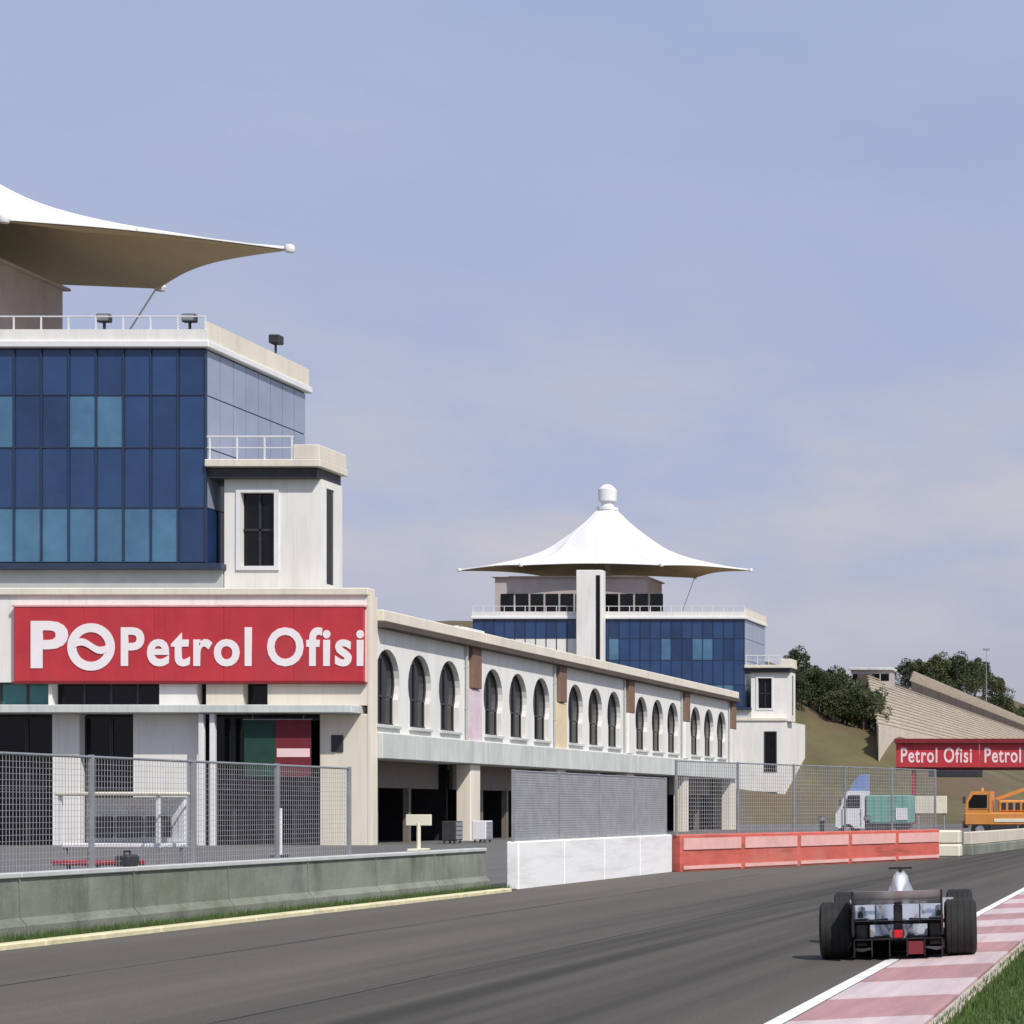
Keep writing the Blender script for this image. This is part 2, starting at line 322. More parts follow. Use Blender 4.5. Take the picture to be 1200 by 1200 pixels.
# ------------------------------------------------------------------ ground and hill: one sheet
def hill(x, y):
    h = lerps(x, [(-110, 26), (-74, 24.5), (-58, 16), (-52, 13), (-44, 11.0), (-40, 8.5), (-20, 0)])
    z = h * smooth(238, 287, y)
    z += 0.045 * max(0, min(y, 900) - 430) * smooth(-73, -92, x)
    z *= smooth(-300, -150, x)
    z += 5 * smooth(900, 1600, y)
    if y > 240: z += (math.sin(x * .31 + y * .07) + math.sin(y * .23 - x * .11)) * 0.35 * smooth(240, 300, y)
    return z - 0.06
def axis(vals):
    o = []
    for a, b, st in vals:
        t = a
        while t < b - 1e-6: o.append(t); t += st
    o.append(vals[-1][1]); return o
xs = axis([(-3500, -300, 400), (-300, -120, 20), (-120, 0, 2.5), (0, 200, 20), (200, 3400, 400)])
ys = axis([(-800, 0, 200), (0, 220, 40), (220, 420, 3.5), (420, 900, 15), (900, 1500, 60), (1500, 6500, 500)])
mb = MB(); mb.v = [(x, y, hill(x, y)) for y in ys for x in xs]; n = len(xs)
mb.f = [(j * n + i, j * n + i + 1, (j + 1) * n + i + 1, (j + 1) * n + i) for j in range(len(ys) - 1) for i in range(n - 1)]
tag(part(mb, 'ground', 'hill', smooth=True), kind='structure')

tag(part(MB().add([(-140, -60, -.012), (-15.6, -60, -.012), (-15.6, 60, -.012), (-10, 78, -.012), (-8, 110, -.012), (0, 150, -.012), (12, 238, -.012), (-140, 238, -.012)], [tuple(range(8))]), 'pit_lane', 'pit_asphalt'), kind='structure')

def kx(y): return -3.16 - 0.028 * y          # left edge of the kerb
L = [(-15.7, -60), (-15.7, 20), (-15.7, 60), (-10.3, 75.5), (-9.5, 100), (-5, 130), (8, 170), (45, 215)]
Rr = [(-1.4, -60), (kx(20), 20), (kx(60), 60), (-4.6, 76), (-2.5, 96), (3, 118), (18, 140), (60, 165)]
mb = MB()
for (a, b), (c, d), (e, f), (g, h) in zip(L, Rr, L[1:], Rr[1:]):
    mb.add([(a, b, 0), (c, d, 0), (g, h, 0), (e, f, 0)], [(0, 1, 2, 3)])
tag(part(mb, 'track', 'asphalt'), kind='structure')
mb = MB()
for (c, d), (g, h) in zip(Rr, Rr[1:]):
    mb.add([(c - .2, d, -.006), (c + 90, d - 20, -.006), (g + 90, h - 20, -.006), (g - .2, h, -.006)], [(0, 1, 2, 3)])
tag(part(mb, 'grass_verge', 'grass'), kind='structure')
# painted edge line beside the kerb
mb = MB()
for i in range(30):
    y0, y1 = 2 + i * 2, 4 + i * 2
    mb.add([(kx(y0) - .17, y0, .004), (kx(y0) - .02, y0, .004), (kx(y1) - .02, y1, .004), (kx(y1) - .17, y1, .004)], [(0, 1, 2, 3)])
tag(part(mb, 'track_edge_line', 'white_line'), kind='structure')
# kerb of painted blocks
kerb = link('kerb', None); tag(kerb, kind='structure')
ka = math.atan(0.028)
def kerb_block():
    W, LN = 1.18, 1.985
    pr = [(0, -.02), (W, -.02), (W, .052), (W - .05, .056), (W * .6, .040), (W * .25, .018), (0, .006)]
    return MB().prism(pr, 0, LN)
for i in range(29):
    y = 4 + i * 2.0
    piece('kerb_block', 'kerb', 'kerb_red' if i % 2 else 'kerb_white', kerb, (kx(y), y, 0), (0, 0, ka), make=kerb_block)
for i in range(14):
    y = 4 + i * 4.0
    piece('edge_slab', 'edge', 'kerb_concrete', kerb, (kx(y) + 1.19, y, 0), (0, 0, ka), make=lambda: MB().bbox(0, .13, 0, 3.98, -.05, .045, .015))
# grass blades on the verge
mb = MB(); rg = random.Random(3)
for i in range(30000):
    y = 15 + 27 * rg.random() ** 1.2; x = kx(y) + 1.27 + 4.2 * rg.random() ** 1.7
    h = .035 + .06 * rg.random(); a = rg.random() * 6.28; wd = .006 + .006 * rg.random()
    dx, dy = math.cos(a) * wd, math.sin(a) * wd; lx, ly = rg.gauss(0, .02), rg.gauss(0, .02)
    mb.add([(x - dx, y - dy, -.01), (x + dx, y + dy, -.01), (x + lx, y + ly, h)], [(0, 1, 2)])
me = bpy.data.meshes.new('grass'); me.from_pydata(mb.v, [], mb.f)
tag(link('grass', me, 'blade'), 'short green grass on the verge beside the kerb', 'grass', kind='stuff')

# low cream kerb along the foot of the pit wall
pk = link('pit_kerb', None); tag(pk, kind='structure')
for i in range(16):
    piece('kerb_stone', 'pitkerb', 'line', pk, (-15.26, -2 + i * 3.0, 0), make=lambda: MB().bbox(-.10, .10, 0, 2.985, -.02, .075, .02))

tag(part(MB().box(-16.0, -15.37, -4, 46.9, -.05, .03), 'grass_strip', 'grass'), kind='structure')
mb = MB(); rg = random.Random(9)
for i in range(16000):
    y = 18 + 28.8 * rg.random(); x = -15.98 + .60 * rg.random(); h = .05 + .10 * rg.random() ** 2; a = rg.random() * 6.28; wd = .006
    dx, dy = math.cos(a) * wd, math.sin(a) * wd
    mb.add([(x - dx, y - dy, .02), (x + dx, y + dy, .02), (x + rg.gauss(0, .03), y + rg.gauss(0, .03), .03 + h)], [(0, 1, 2)])
me = bpy.data.meshes.new('weeds'); me.from_pydata(mb.v, [], mb.f)
tag(link('weeds', me, 'blade'), 'short weedy grass growing between cream kerb and pit wall', 'weeds', kind='stuff')
mb = MB()
for x in (-11.9, -8.1):
    for i in range(24):
        y0, y1 = -2 + i * 2.5, .5 + i * 2.5; w0, w1 = [.012 + .006 * math.sin(i * 1.7 + k) for k in (0, 1)]
        sx0, sx1 = x - .012 * y0 + .02 * math.sin(y0), x - .012 * y1 + .02 * math.sin(y1)
        mb.add([(sx0 - w0, y0, .0035), (sx0 + w0, y0, .0035), (sx1 + w0, y1, .0035), (sx1 - w0, y1, .0035)], [(0, 1, 2, 3)])
tag(part(mb, 'asphalt_joint', 'tar'), kind='structure')
# ------------------------------------------------------------------ pit wall, white wall, red barrier and fences
pw = thing('pit_wall', 'long grey-green concrete pit wall with a pale cap behind the cream kerb', 'wall', (-16.15, 0, 0)); pw.scale = (1, 1, .88)
for i in range(17):
    y = -4 + i * 3.0
    piece('wall_panel', 'pitwall', 'concrete', pw, (0, y, 0), make=lambda: MB().prism([(-.20, -.02), (.20, -.02), (.20, .22), (.11, .34), (.09, .93), (-.09, .93), (-.11, .34), (-.20, .22)], 0, 2.97))
    piece('coping', 'pitcap', 'concrete_cap', pw, (0, y, 0), make=lambda: MB().bbox(-.13, .13, 0.0, 2.975, .935, 1.02, .015))
ww = thing('white_wall', 'bright white painted barrier wall joining the red barrier', 'wall', (-15.55, 47.2, 0))
for i in range(4):
    piece('wall_panel', 'whitewall', 'white_wall', ww, (0, i * 3.2, 0), make=lambda: MB().bbox(-.14, .14, 0.0, 3.19, -.02, 1.03, .03))
A, B = Vector((-15.35, 60.2, 0)), Vector((-10.3, 75.2, 0)); ang = math.atan2(-(B - A).x, (B - A).y); LB = (B - A).length
rw = thing('red_barrier', 'faded red barrier wall with a pale pink stripe past the white wall', 'barrier', tuple(A), ang)
npan = 5; pl = LB / npan
for i in range(npan):
    piece('barrier_panel', 'redwall', 'red_wall', rw, (0, i * pl, 0), make=lambda: MB().bbox(-.15, .15, 0.0, pl - .02, -.02, 1.02, .03))
    piece('stripe_board', 'redstripe', 'pink_stripe', rw, (.17, i * pl + .1, 0), make=lambda: MB().box(-.012, .012, 0.0, pl - .22, .60, .92))
    piece('foot_stripe', 'footstripe', 'pink_stripe', rw, (.17, i * pl + .1, 0), make=lambda: MB().box(-.012, .012, 0.0, pl - .22, .06, .16))
gw = thing('low_wall', 'low beige concrete wall running on past the cream block', 'wall', (-10.0, 81.5, 0), -math.atan2(2.2, 40))
for i in range(13):
    piece('wall_panel', 'lowwall', 'stand', gw, (0, i * 3.2, 0), make=lambda: MB().bbox(-.16, .16, 0, 3.18, .38, .86, .03))
    piece('wall_foot', 'lowfoot', 'concrete', gw, (0, i * 3.2, 0), make=lambda: MB().bbox(-.2, .2, 0, 3.18, -.02, .378, .03))
cb = thing('crash_block', 'cream upright crash cushion at the end of the red barrier', 'barrier', (-10.35, 79.2, 0))
part(MB().bbox(-.42, .42, -.4, .4, -.02, .45, .06), 'lower_cushion', 'cream', cb)
part(MB().bbox(-.40, .40, -.38, .38, .46, .95, .06), 'upper_cushion', 'cream', cb)

def mesh_panel(length, h, step, t):
    mb = MB(); k = int(length / step)
    for i in range(k + 1):
        y = i * length / k; mb.box(-t, t, y - t, y + t, 0, h)
    k = int(h / step)
    for i in range(k + 1):
        z = i * h / k; mb.box(-t * .9, t * .9, 0, length, z - t, z + t)
    return mb
def fence(label, loc, rz, n, length, z0, h, step, t, skip=()):
    f = thing('wire_fence', label, 'fence', loc, rz)
    for i in range(n + 1):
        if i in skip and (i - 1) in skip: continue
        piece('post', ('fpost', z0, h), 'grey_metal', f, (0, i * length, 0), make=lambda: MB().box(-.03, .03, -.03, .03, z0 - .04, z0 + h + .05))
    for i in range(n):
        if i in skip: continue
        piece('mesh_panel', ('mesh', length, h, step), 'wire', f, (0, i * length, z0), make=lambda: mesh_panel(length - .08, h, step, t)).location.y += .04
        piece('top_rail', ('rail', length), 'grey_metal', f, (0, i * length, z0 + h), make=lambda: MB().tube((0, .03, .02), (0, length - .03, .02), .018, 6))
    return f
fence('grey wire fence standing on the grey-green pit wall', (-16.15, 4, 0), 0, 12, 3.0, .90, 1.55, .08, .0025)
fence('dense grey wire fence standing on the white wall', (-15.55, 47.25, 0), 0, 4, 3.15, 1.03, 1.5, .055, .0065)
fence('tall grey debris fence standing on the red barrier', tuple(A), ang, 5, pl - .01, 1.02, 2.0, .11, .0045)

def dark_post(x, y, h):
    t = thing('bollard', 'slim dark post standing just behind the red barrier', 'post', (x, y, 0), 0, 'dark posts behind the red barrier')
    part(MB().lathe([(0, h), (.10, h), (.12, h - .04), (.12, h - .16), (.07, h - .20), (.07, .04), (.16, .03), (.16, -.01), (0, -.01)], n=12), 'shaft', 'dark_metal', t)
    part(MB().lathe([(.124, h - .06), (.128, h - .08), (.128, h - .12), (.124, h - .14)], n=12), 'reflective_band', 'grey_metal', t)
dark_post(-13.1, 69.4, 1.5); dark_post(-12.2, 72.6, 1.5)

# ------------------------------------------------------------------ VIP tower
def tent(root, cx, cy, z_edge, z_peak, kx_=1.0):
    tips = [(18.2, -1.0), (8.6, -6.6), (-8.6, -6.6), (-18.2, -1.0), (-9.2, 7.2), (9.2, 7.2)]
    tips = [(a * kx_, b) for a, b in tips]
    prof = [(.055, 1.0), (.09, .93), (.13, .86), (.19, .75), (.27, .62), (.35, .49), (.46, .32), (.58, .20), (.70, .12), (.85, .045), (1.0, 0.0)]
    def spl(f):
        for i in range(len(prof) - 1):
            (x0, y0), (x1, y1) = prof[i], prof[i + 1]
            if f <= x1 or i == len(prof) - 2:
                sl = lambda k: (prof[min(k + 1, len(prof) - 1)][1] - prof[max(k - 1, 0)][1]) / (prof[min(k + 1, len(prof) - 1)][0] - prof[max(k - 1, 0)][0])
                h = x1 - x0; t = (f - x0) / h; a, b = sl(i) * h, sl(i + 1) * h
                return (2 * t ** 3 - 3 * t * t + 1) * y0 + (t ** 3 - 2 * t * t + t) * a + (-2 * t ** 3 + 3 * t * t) * y1 + (t ** 3 - t * t) * b
    prof = [(f, spl(f)) for f in [.055 + .945 * (k / 30) for k in range(31)]]
    bnd = []; NS = 16
    for i in range(6):
        a, b = Vector(tips[i]), Vector(tips[(i + 1) % 6])
        for k in range(NS):
            t = k / NS; p = a.lerp(b, t); sag = math.sin(math.pi * t)
            p *= 1 - .045 * sag; bnd.append((p.x, p.y, .25 * sag))
    nb = len(bnd); vs = []
    for f, hh in prof:
        for i, (x, y, up) in enumerate(bnd):
            ridge = abs(((i % NS) / NS) - .5) * 2        # 1 at tips
            r = math.hypot(x, y); f2 = f
            bl = smooth(.05, .8, f); rr = f * (r * bl + 13.5 * (1 - bl))
            dip = -.35 * (1 - ridge) * math.sin(math.pi * min(1, f)) + up * f ** 3
            vs.append((cx + x / r * rr, cy + y / r * rr, z_edge + (z_peak - z_edge) * hh + dip))
    m = len(prof); top = list(vs); th = .07
    low = [(x, y, z - th) for x, y, z in vs]
    mb = MB(); mb.v = top + low; N = m * nb
    for k in range(m - 1):
        for i in range(nb):
            j = (i + 1) % nb; a, b, c, d = k * nb + i, k * nb + j, (k + 1) * nb + j, (k + 1) * nb + i
            mb.f.append((a, b, c, d)); mb.f.append((N + d, N + c, N + b, N + a))
    for i in range(nb):
        j = (i + 1) % nb; mb.f.append(((m - 1) * nb + i, (m - 1) * nb + j, N + (m - 1) * nb + j, N + (m - 1) * nb + i))
        mb.f.append((j, i, N + i, N + j))
    can = part(mb, 'canopy', 'tent', root, smooth=True)
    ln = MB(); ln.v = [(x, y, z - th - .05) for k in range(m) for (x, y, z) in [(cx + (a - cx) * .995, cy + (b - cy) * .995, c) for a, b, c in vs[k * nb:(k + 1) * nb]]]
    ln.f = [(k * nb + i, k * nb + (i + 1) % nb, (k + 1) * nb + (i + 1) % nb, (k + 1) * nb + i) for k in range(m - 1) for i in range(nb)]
    part(ln, 'shaded_underside', 'shaded_underside', can, smooth=True)  # sheet added below the membrane to carry its shaded underside tone
    # seams and edge cables
    for s in range(6):
        for half in (0, NS // 2):
            i = s * NS + half; sm = MB()
            for k in range(m - 1):
                p, q = Vector(top[k * nb + i]), Vector(top[(k + 1) * nb + i]); up = Vector((0, 0, .02))
                sm.tube(p + up, q + up, .06, 5)
            part(sm, 'seam', 'tent_cable', can)
    # finial
    fz = z_peak - .15
    part(MB().lathe([(0, fz - .3), (1.25, fz - .3), (1.25, fz + .1), (.75, fz + .2), (.7, fz + .7), (1.05, fz + .85), (1.1, fz + 2.2), (.95, fz + 2.35), (.5, fz + 2.75), (0, fz + 2.9)], n=20, c=(cx, cy, 0)), 'finial', 'white_metal', root, smooth=True)
    return [(cx + a, cy + b) for a, b in tips]

def tower(loc, label, pod_right, detail=True, tcx=-17.4, tkx=1.0, W=33.8):
    # local frame: x = 0 at the right front corner of the glass volume, y = 0 its front plane
    T = thing('vip_tower', label, 'building', loc)
    D = 11.3; PR = pod_right
    ZG0, ZG1 = 13.4, 23.6
    # podium core (recessed, dark rooms behind the openings)
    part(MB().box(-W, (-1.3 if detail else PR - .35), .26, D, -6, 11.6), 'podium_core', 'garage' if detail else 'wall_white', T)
    if not detail: part(MB().box(PR - .35, PR, -.5, D, -6, 11.79), 'side_wall', 'wall_white', T)
    if detail:
        X = lambda px: (px - 1450) / 24.8 + 49.0
        # upper part of the podium
        part(MB().box(-W, PR, -.5, .25, 7.7, 11.8), 'upper_wall', 'wall_white', T)
        gaps = [(X(-160), X(-80)), (X(-70), X(56)), (X(60), X(186)), (X(230), X(241)), (X(284), X(313))]
        a = -W
        for g0, g1 in gaps + [(PR, PR)]:
            if g0 - a > .05: part(MB().box(a, g0, -.5, .25, 6.6, 7.698), 'pier', 'wall_cream' if g0 > X(230) else 'wall_white', T)
            a = g1
        for i, (g0, g1) in enumerate(gaps):
            k = max(1, round((g1 - g0) / 1.3))
            for j in range(k):
                w0 = g0 + (g1 - g0) * j / k; w1 = g0 + (g1 - g0) * (j + 1) / k
                wn = part(MB().box(w0 + .002, w0 + .06, .02, .12, 6.62, 7.68).box(w1 - .06, w1 - .002, .02, .12, 6.62, 7.68).box(w0 + .06, w1 - .06, .02, .12, 6.62, 6.68).box(w0 + .06, w1 - .06, .02, .12, 7.62, 7.68), 'window', 'dark_metal', T)
                part(MB().box(w0 + .06, w1 - .06, .05, .09, 6.68, 7.62), 'pane', 'teal_glass' if i < 2 else 'window_glass', wn)
        part(MB().bbox(-W, PR - .3, -1.7, .24, 6.2, 6.58, .03), 'canopy_slab', 'ledge', T)
        # ground storey: columns and openings
        cols = [(X(-120), X(-85), 'wall_white'), (X(60), X(92), 'wall_white'), (X(155), X(232), 'wall_white'), (X(374), PR, 'wall_cream'), (-W, X(-200), 'wall_white')]
        for c0, c1, mm in cols: part(MB().bbox(c0, c1, -.5, .24, -.05, 6.195, .03), 'column', mm, T)
        for px in (245, 258): part(MB().bbox(X(px) - .12, X(px) + .12, -1.4, -1.16, -.05, 6.19, .02), 'post', 'white_metal', T)
        opens = [(X(-200), X(-120)), (X(-85), X(60)), (X(92), X(155)), (X(232), X(268)), (X(268), X(374))]
        for o0, o1 in opens:
            k = max(1, round((o1 - o0) / 1.5)); wdt = (o1 - o0) / k
            for j in range(k):
                w0 = o0 + j * wdt; w1 = w0 + wdt
                fr = part(MB().box(w0 + .01, w0 + .07, .0, .15, .02, 6.1).box(w1 - .07, w1 - .01, .0, .15, .02, 6.1).box(w0 + .07, w1 - .07, .0, .15, 2.6, 2.72).box(w0 + .07, w1 - .07, .0, .15, 6.0, 6.1), 'glazed_door', 'dark_metal', T)
                part(MB().box(w0 + .07, w1 - .07, .05, .09, .02, 2.6).box(w0 + .07, w1 - .07, .05, .09, 2.72, 6.0), 'pane', 'window_glass', fr)
        part(MB().bbox(X(388), X(402), -.56, -.505, 4.4, 5.2, .01), 'vent_grille', 'dark_metal', T)
        part(MB().bbox(-W, PR + .05, -.65, .22, 11.8, 12.15, .04), 'coping', 'wall_cream', T)
    else:
        part(MB().box(-W, PR - .35, -.5, .255, -6, 11.79), 'front_wall', 'wall_white', T)
        part(MB().bbox(-W, PR + .12, -.65, .6, 11.8, 12.15, .04), 'coping', 'wall_cream', T)
        for (a, b, c, d) in ((PR - 2.4, PR - .95, 5.9, 10.6), (PR - 2.4, PR - .95, 1.2, 3.6)):
            fr = part(MB().box(a, a + .12, -.58, -.505, c, d).box(b - .12, b, -.58, -.505, c, d).box(a + .12, b - .12, -.58, -.505, c, c + .12).box(a + .12, b - .12, -.58, -.505, d - .12, d), 'window', 'dark_metal', T)
            part(MB().box(a + .12, b - .12, -.54, -.51, c + .12, d - .12), 'pane', 'window_glass', fr)
    part(MB().box(-W, (1.0 if detail else PR - .36), .26, D - .1, 11.6, 11.79), 'podium_roof', 'ledge', T)
    part(MB().box(-W + .3, 0.6, .35, D - .3, 11.8, 13.1), 'recessed_band', 'wall_grey', T)  # grey tone carries the shadow of the setback below the glass
    part(MB().bbox(-W - .1, .75, -.06, D, 13.1, 13.38, .03), 'floor_slab', 'mullion', T)
    # glass volume
    part(MB().box(-W + .1, -.1, .10, D - .1, 13.38, ZG1), 'curtain_wall_frame', 'mullion', T)
    rows = [(13.45, 16.0), (16.06, 18.85), (18.91, 21.35), (21.41, 23.52)]
    nc = 26; cw = W / nc
    light_up = {18, 19.5, 21, 22}
    for r, (z0, z1) in enumerate(rows):
        for c in range(nc):
            x0 = -W + c * cw + .035; x1 = -W + (c + 1) * cw - .035
            mm = 'blue_glass'
            if r == 0: mm = 'blue_glass_light' if c < nc - 1 else 'blue_glass_dark'
            elif r == 2: mm = 'blue_glass_light' if c in (3, 4, 9, 13, 18, 21, 22, 23) and c != 23 else ('blue_glass_dark' if c in (19, 20, 24) else 'blue_glass')
            elif r == 3: mm = 'blue_glass_dark' if c % 3 == 1 else 'blue_glass'
            if not detail and x1 < -18.5 and r < 3: boxpiece('wall_panel', 'wall_white', T, x0, x1, .02, .09, z0, z1); continue
            boxpiece('pane', mm, T, x0, x1, .02, .09, z0, z1)
    for c in range(nc + 1):
        x = -W + c * cw
        boxpiece('mullion', 'mullion', T, x - .028, x + .028, -.06, .10, 13.39, 23.58)
    for z in (16.03, 18.88, 21.38):
        boxpiece('transom', 'mullion', T, -W + .03, -.03, -.02, .10, z - .024, z + .024)
    # side panes
    ns = 8; sw = (D - .2) / ns
    for r, (z0, z1) in enumerate(rows):
        for c in range(ns):
            y0 = .12 + c * sw + .03; y1 = .12 + (c + 1) * sw - .03
            boxpiece('pane', 'side_glass' if r >= 1 else 'blue_glass_dark', T, -.09, -.02, y0, y1, z0, z1)
    # roof slab, parapets
    part(MB().bbox(-W - .25, .25, -.25, D + .2, ZG1, ZG1 + .32, .04), 'roof_slab', 'white_metal', T)
    zt = ZG1 + .32
    part(MB().box(-W - .1, .1, -.12, .02, zt, zt + .55), 'parapet', 'wall_white', T)
    part(MB().box(-.03, .11, .02, D + .05, zt, zt + .95), 'side_parapet', 'wall_cream', T)
    for i in range(27):
        x = -W + i * W / 26
        boxpiece('rail_post', 'white_metal', T, x - .03, x + .03, -.08, -.02, zt + .55, zt + 1.15)
    part(MB().tube((-W, -.05, zt + 1.17), (.05, -.05, zt + 1.17), .035, 6), 'handrail', 'white_metal', T)
    part(MB().box(-W, -.04, .03, D, zt, zt + .03), 'terrace_bounce_deck', 'tan', T)  # unseen tan deck, added to bounce warm light up under the tent
    # lounge on the roof terrace
    part(MB().box(-W + 1.5, -12.2, 3.0, D - 1.2, zt + .03, zt + 4.8), 'roof_lounge', 'lounge', T)
    for i in range(11):
        x0 = -W + 2.2 + i * 1.75
        boxpiece('lounge_pane', 'window_glass', T, x0, x0 + 1.5, 2.94, 2.998, zt + .4, zt + 2.9)
    part(MB().bbox(-W + 1.2, -11.9, 2.6, D - .9, zt + 4.8, zt + 4.95, .04), 'lounge_roof', 'lounge', T)
    # central lift shaft in front
    part(MB().bbox(-19.0, -16.0, -1.6, -.26, -6, zt + 5.2, .05), 'lift_shaft', 'wall_white', T)
    part(MB().box(-16.7, -16.25, -1.66, -1.605, 1, zt + 4.6), 'lift_glazing', 'window_glass', T)
    # tent and its masts
    cx, cy = tcx, 7.5
    tips = tent(T, cx, cy, 30.0, 37.6, tkx)
    for i, (x, y) in enumerate(tips):
        if i in (0, 1, 2, 3):
            part(MB().lathe([(0, .22), (.22, .18), (.28, 0), (.22, -.18), (0, -.22)], n=12, c=(x, y, 29.98)), 'tip_plate', 'white_metal', T, smooth=True); continue
        bx = max(-W + .6, min(-.7, cx + (x - cx) * .86)); by = max(.6, min(D - .5, cy + (y - cy) * .75))
        mst = part(MB().tube((bx, by, zt), (x * .985 + cx * .015, y, 29.95), .045, 8), 'mast', 'white_metal', T, smooth=True)
        part(MB().lathe([(0, .25), (.25, .2), (.32, 0), (.25, -.2), (0, -.25)], n=10, c=(x, y, 29.98)), 'tip_plate', 'white_metal', mst)
    part(MB().tube((cx, cy, zt), (cx, cy, 37.7), .35, 12), 'central_mast', 'white_metal', T, smooth=True)
    # side balcony and white stair block
    part(MB().bbox(.02, 5.5, -.2, 3.1, 17.95, 18.3, .03), 'balcony_slab', 'wall_cream', T)
    part(MB().box(.02, 5.25, .1, 2.85, 17.45, 17.95), 'shadow_band', 'dark_metal', T)  # dark band standing in for the shadow under the balcony slab
    for i in range(4):
        x = .2 + i * 1.3
        boxpiece('rail_post', 'white_metal', T, x, x + .06, -.12, -.06, 18.3, 19.35)
    part(MB().tube((.1, -.09, 19.38), (4.2, -.09, 19.38), .04, 6).tube((.1, -.09, 18.85), (4.2, -.09, 18.85), .025, 6), 'balcony_rail', 'white_metal', T)
    part(MB().bbox(4.2, 5.45, -.15, 3.05, 18.302, 19.0, .03), 'stair_parapet', 'wall_cream', T)
    # stair block walls with a real window opening
    a0, a1, wz0, wz1, wx0, wx1 = .65, 5.3, 11.8, 17.45, 1.45, 3.05
    part(MB().box(a0, wx0, .5, .9, wz0, wz1).box(wx1, a1 - .002, .5, .9, wz0, wz1).box(wx0, wx1, .5, .9, wz0, 13.3).box(wx0, wx1, .5, .9, 16.8, wz1), 'stair_front_wall', 'wall_white', T)
    part(MB().box(a0, a1 - .41, .9, 2.9, wz0, wz1 - .003), 'stair_core', 'garage', T)
    part(MB().box(a1 - .4, a1, .9, 1.05, wz0, wz1).box(a1 - .4, a1, 1.95, 2.9, wz0, wz1).box(a1 - .4, a1, 1.05, 1.95, wz0, 12.5).box(a1 - .4, a1, 1.05, 1.95, 17.1, wz1), 'stair_side_wall', 'wall_white', T)
    wn = part(MB().box(wx0 - .22, wx0, .42, .499, 13.1, 17.0).box(wx1, wx1 + .22, .42, .499, 13.1, 17.0).box(wx0, wx1, .42, .499, 13.1, 13.3).box(wx0, wx1, .42, .499, 16.8, 17.0), 'window', 'white_metal', T)
    part(MB().box(wx0, wx1, .80, .86, 13.3, 16.8), 'pane', 'window_glass', wn)
    part(MB().box(wx0, wx1, .72, .79, 15.0, 15.1).box((wx0 + wx1) / 2 - .05, (wx0 + wx1) / 2 + .05, .72, .79, 13.3, 16.8), 'glazing_bar', 'dark_metal', wn)
    sl = part(MB().box(a1 - .12, a1 - .06, 1.05, 1.95, 12.5, 17.1), 'slot_window', 'window_glass', T)
    return T
T1 = tower((-49.0, 104.5, 0), 'large blue glass tower with tent roof standing above the big red sign', 7.9, True, -20.2, 1.175)
T2 = tower((-57.0, 254.5, 0), 'distant tower with a full white tent peak behind the arcaded garage building', 4.8, False, -18.0, .95, 31.4)

# floodlights on the parapet
for px in (112, 213):
    x = (px - 1450) / 24.8
    t = thing('floodlight', 'small dark floodlight on a short post at the tower roof edge', 'floodlight', (x, 104.75, 23.92), 0, 'floodlights on the roof edge')
    part(MB().tube((0, 0, 0), (0, 0, .95), .07, 8), 'post', 'dark_metal', t)
    part(MB().bbox(-.33, .33, -.18, .15, .95, 1.35, .05), 'lamp_housing', 'dark_metal', t)
    part(MB().box(-.27, .27, -.19, -.181, 1.0, 1.3), 'lens', 'grey_metal', t)
    part(MB().bbox(-.2, .2, -.2, .2, 0.0, .12, .02), 'base_plate', 'dark_metal', t)
t = thing('floodlight', 'small dark floodlight on the side parapet of the glass tower', 'floodlight', (-48.96, 112.0, 24.87))
part(MB().tube((0, 0, 0), (0, 0, .5), .06, 8), 'post', 'dark_metal', t)
part(MB().bbox(-.25, .3, -.3, .3, .5, .95, .05), 'lamp_housing', 'dark_metal', t)

# ------------------------------------------------------------------ big red sign
S = thing('sign', 'big red sign reading Petrol Ofisi in white letters on the white podium', 'sign', (-49.45, 103.86, 7.72))
for i in range(5):
    a = -8.25 + i * 3.3; boxpiece('sign_panel', 'sign_red', S, a, a + 3.29, -.14, .10, 0.0, 3.5, .02)
part(MB().bbox(-8.33, 8.33, -.17, .12, 3.505, 3.62, .02), 'frame', 'pink_stripe', S)
part(MB().bbox(-8.33, 8.33, -.17, .12, -.12, -.005, .02), 'frame', 'sign_dark_red', S)
def letter(txt, x0, x1, z0, z1, parent, y=-.145, name='lettering', m='letter', bold=0.02):
    return link(name, fit_text(text_mesh(txt, 1.0, bold, .012), x0, x1, z0, z1), m, parent, (0, y - .012, 0))
SX = lambda px: (px - 1450) / 24.95 + 49.45 + .35
letter('P', SX(22), SX(66), .62, 2.85, S, bold=.03)
mb = MB(); cx, cz, ro, ri = SX(93), 1.62, 1.12, .70
N = 40; vs = []
for y in (-.172, -.150):
    for i in range(N):
        t = 2 * math.pi * i / N; vs += [(cx + ro * math.cos(t), y, cz + ro * math.sin(t)), (cx + ri * math.cos(t), y, cz + ri * math.sin(t))]
fs = []
for i in range(N):
    j = (i + 1) % N; a, b, c, d = 2 * i, 2 * i + 1, 2 * j + 1, 2 * j; K = 2 * N
    fs += [(a, b, c, d), (K + a, K + d, K + c, K + b), (a, d, K + d, K + a), (b, K + b, K + c, c)]
mb.add(vs, fs); part(mb, 'ring_logo', 'letter', S)
wv = []
for i in range(17):
    u = -.78 + 1.56 * i / 16; wv.append((cx + u, cz + .04 + .20 * math.sin(-u * 3.4) + .17))
for i in range(16, -1, -1):
    u = -.78 + 1.56 * i / 16; wv.append((cx + u, cz + .04 + .20 * math.sin(-u * 3.4) - .17))
mb = MB()
for i in range(16):
    p, q, r_, s_ = wv[i], wv[i + 1], wv[32 - i], wv[33 - i]
    mb.prism([p, q, r_, s_], -.185, -.160)
part(mb, 'wave_logo', 'letter', S)
letter('Petrol', SX(128), SX(282), .70, 2.55, S, bold=.028)
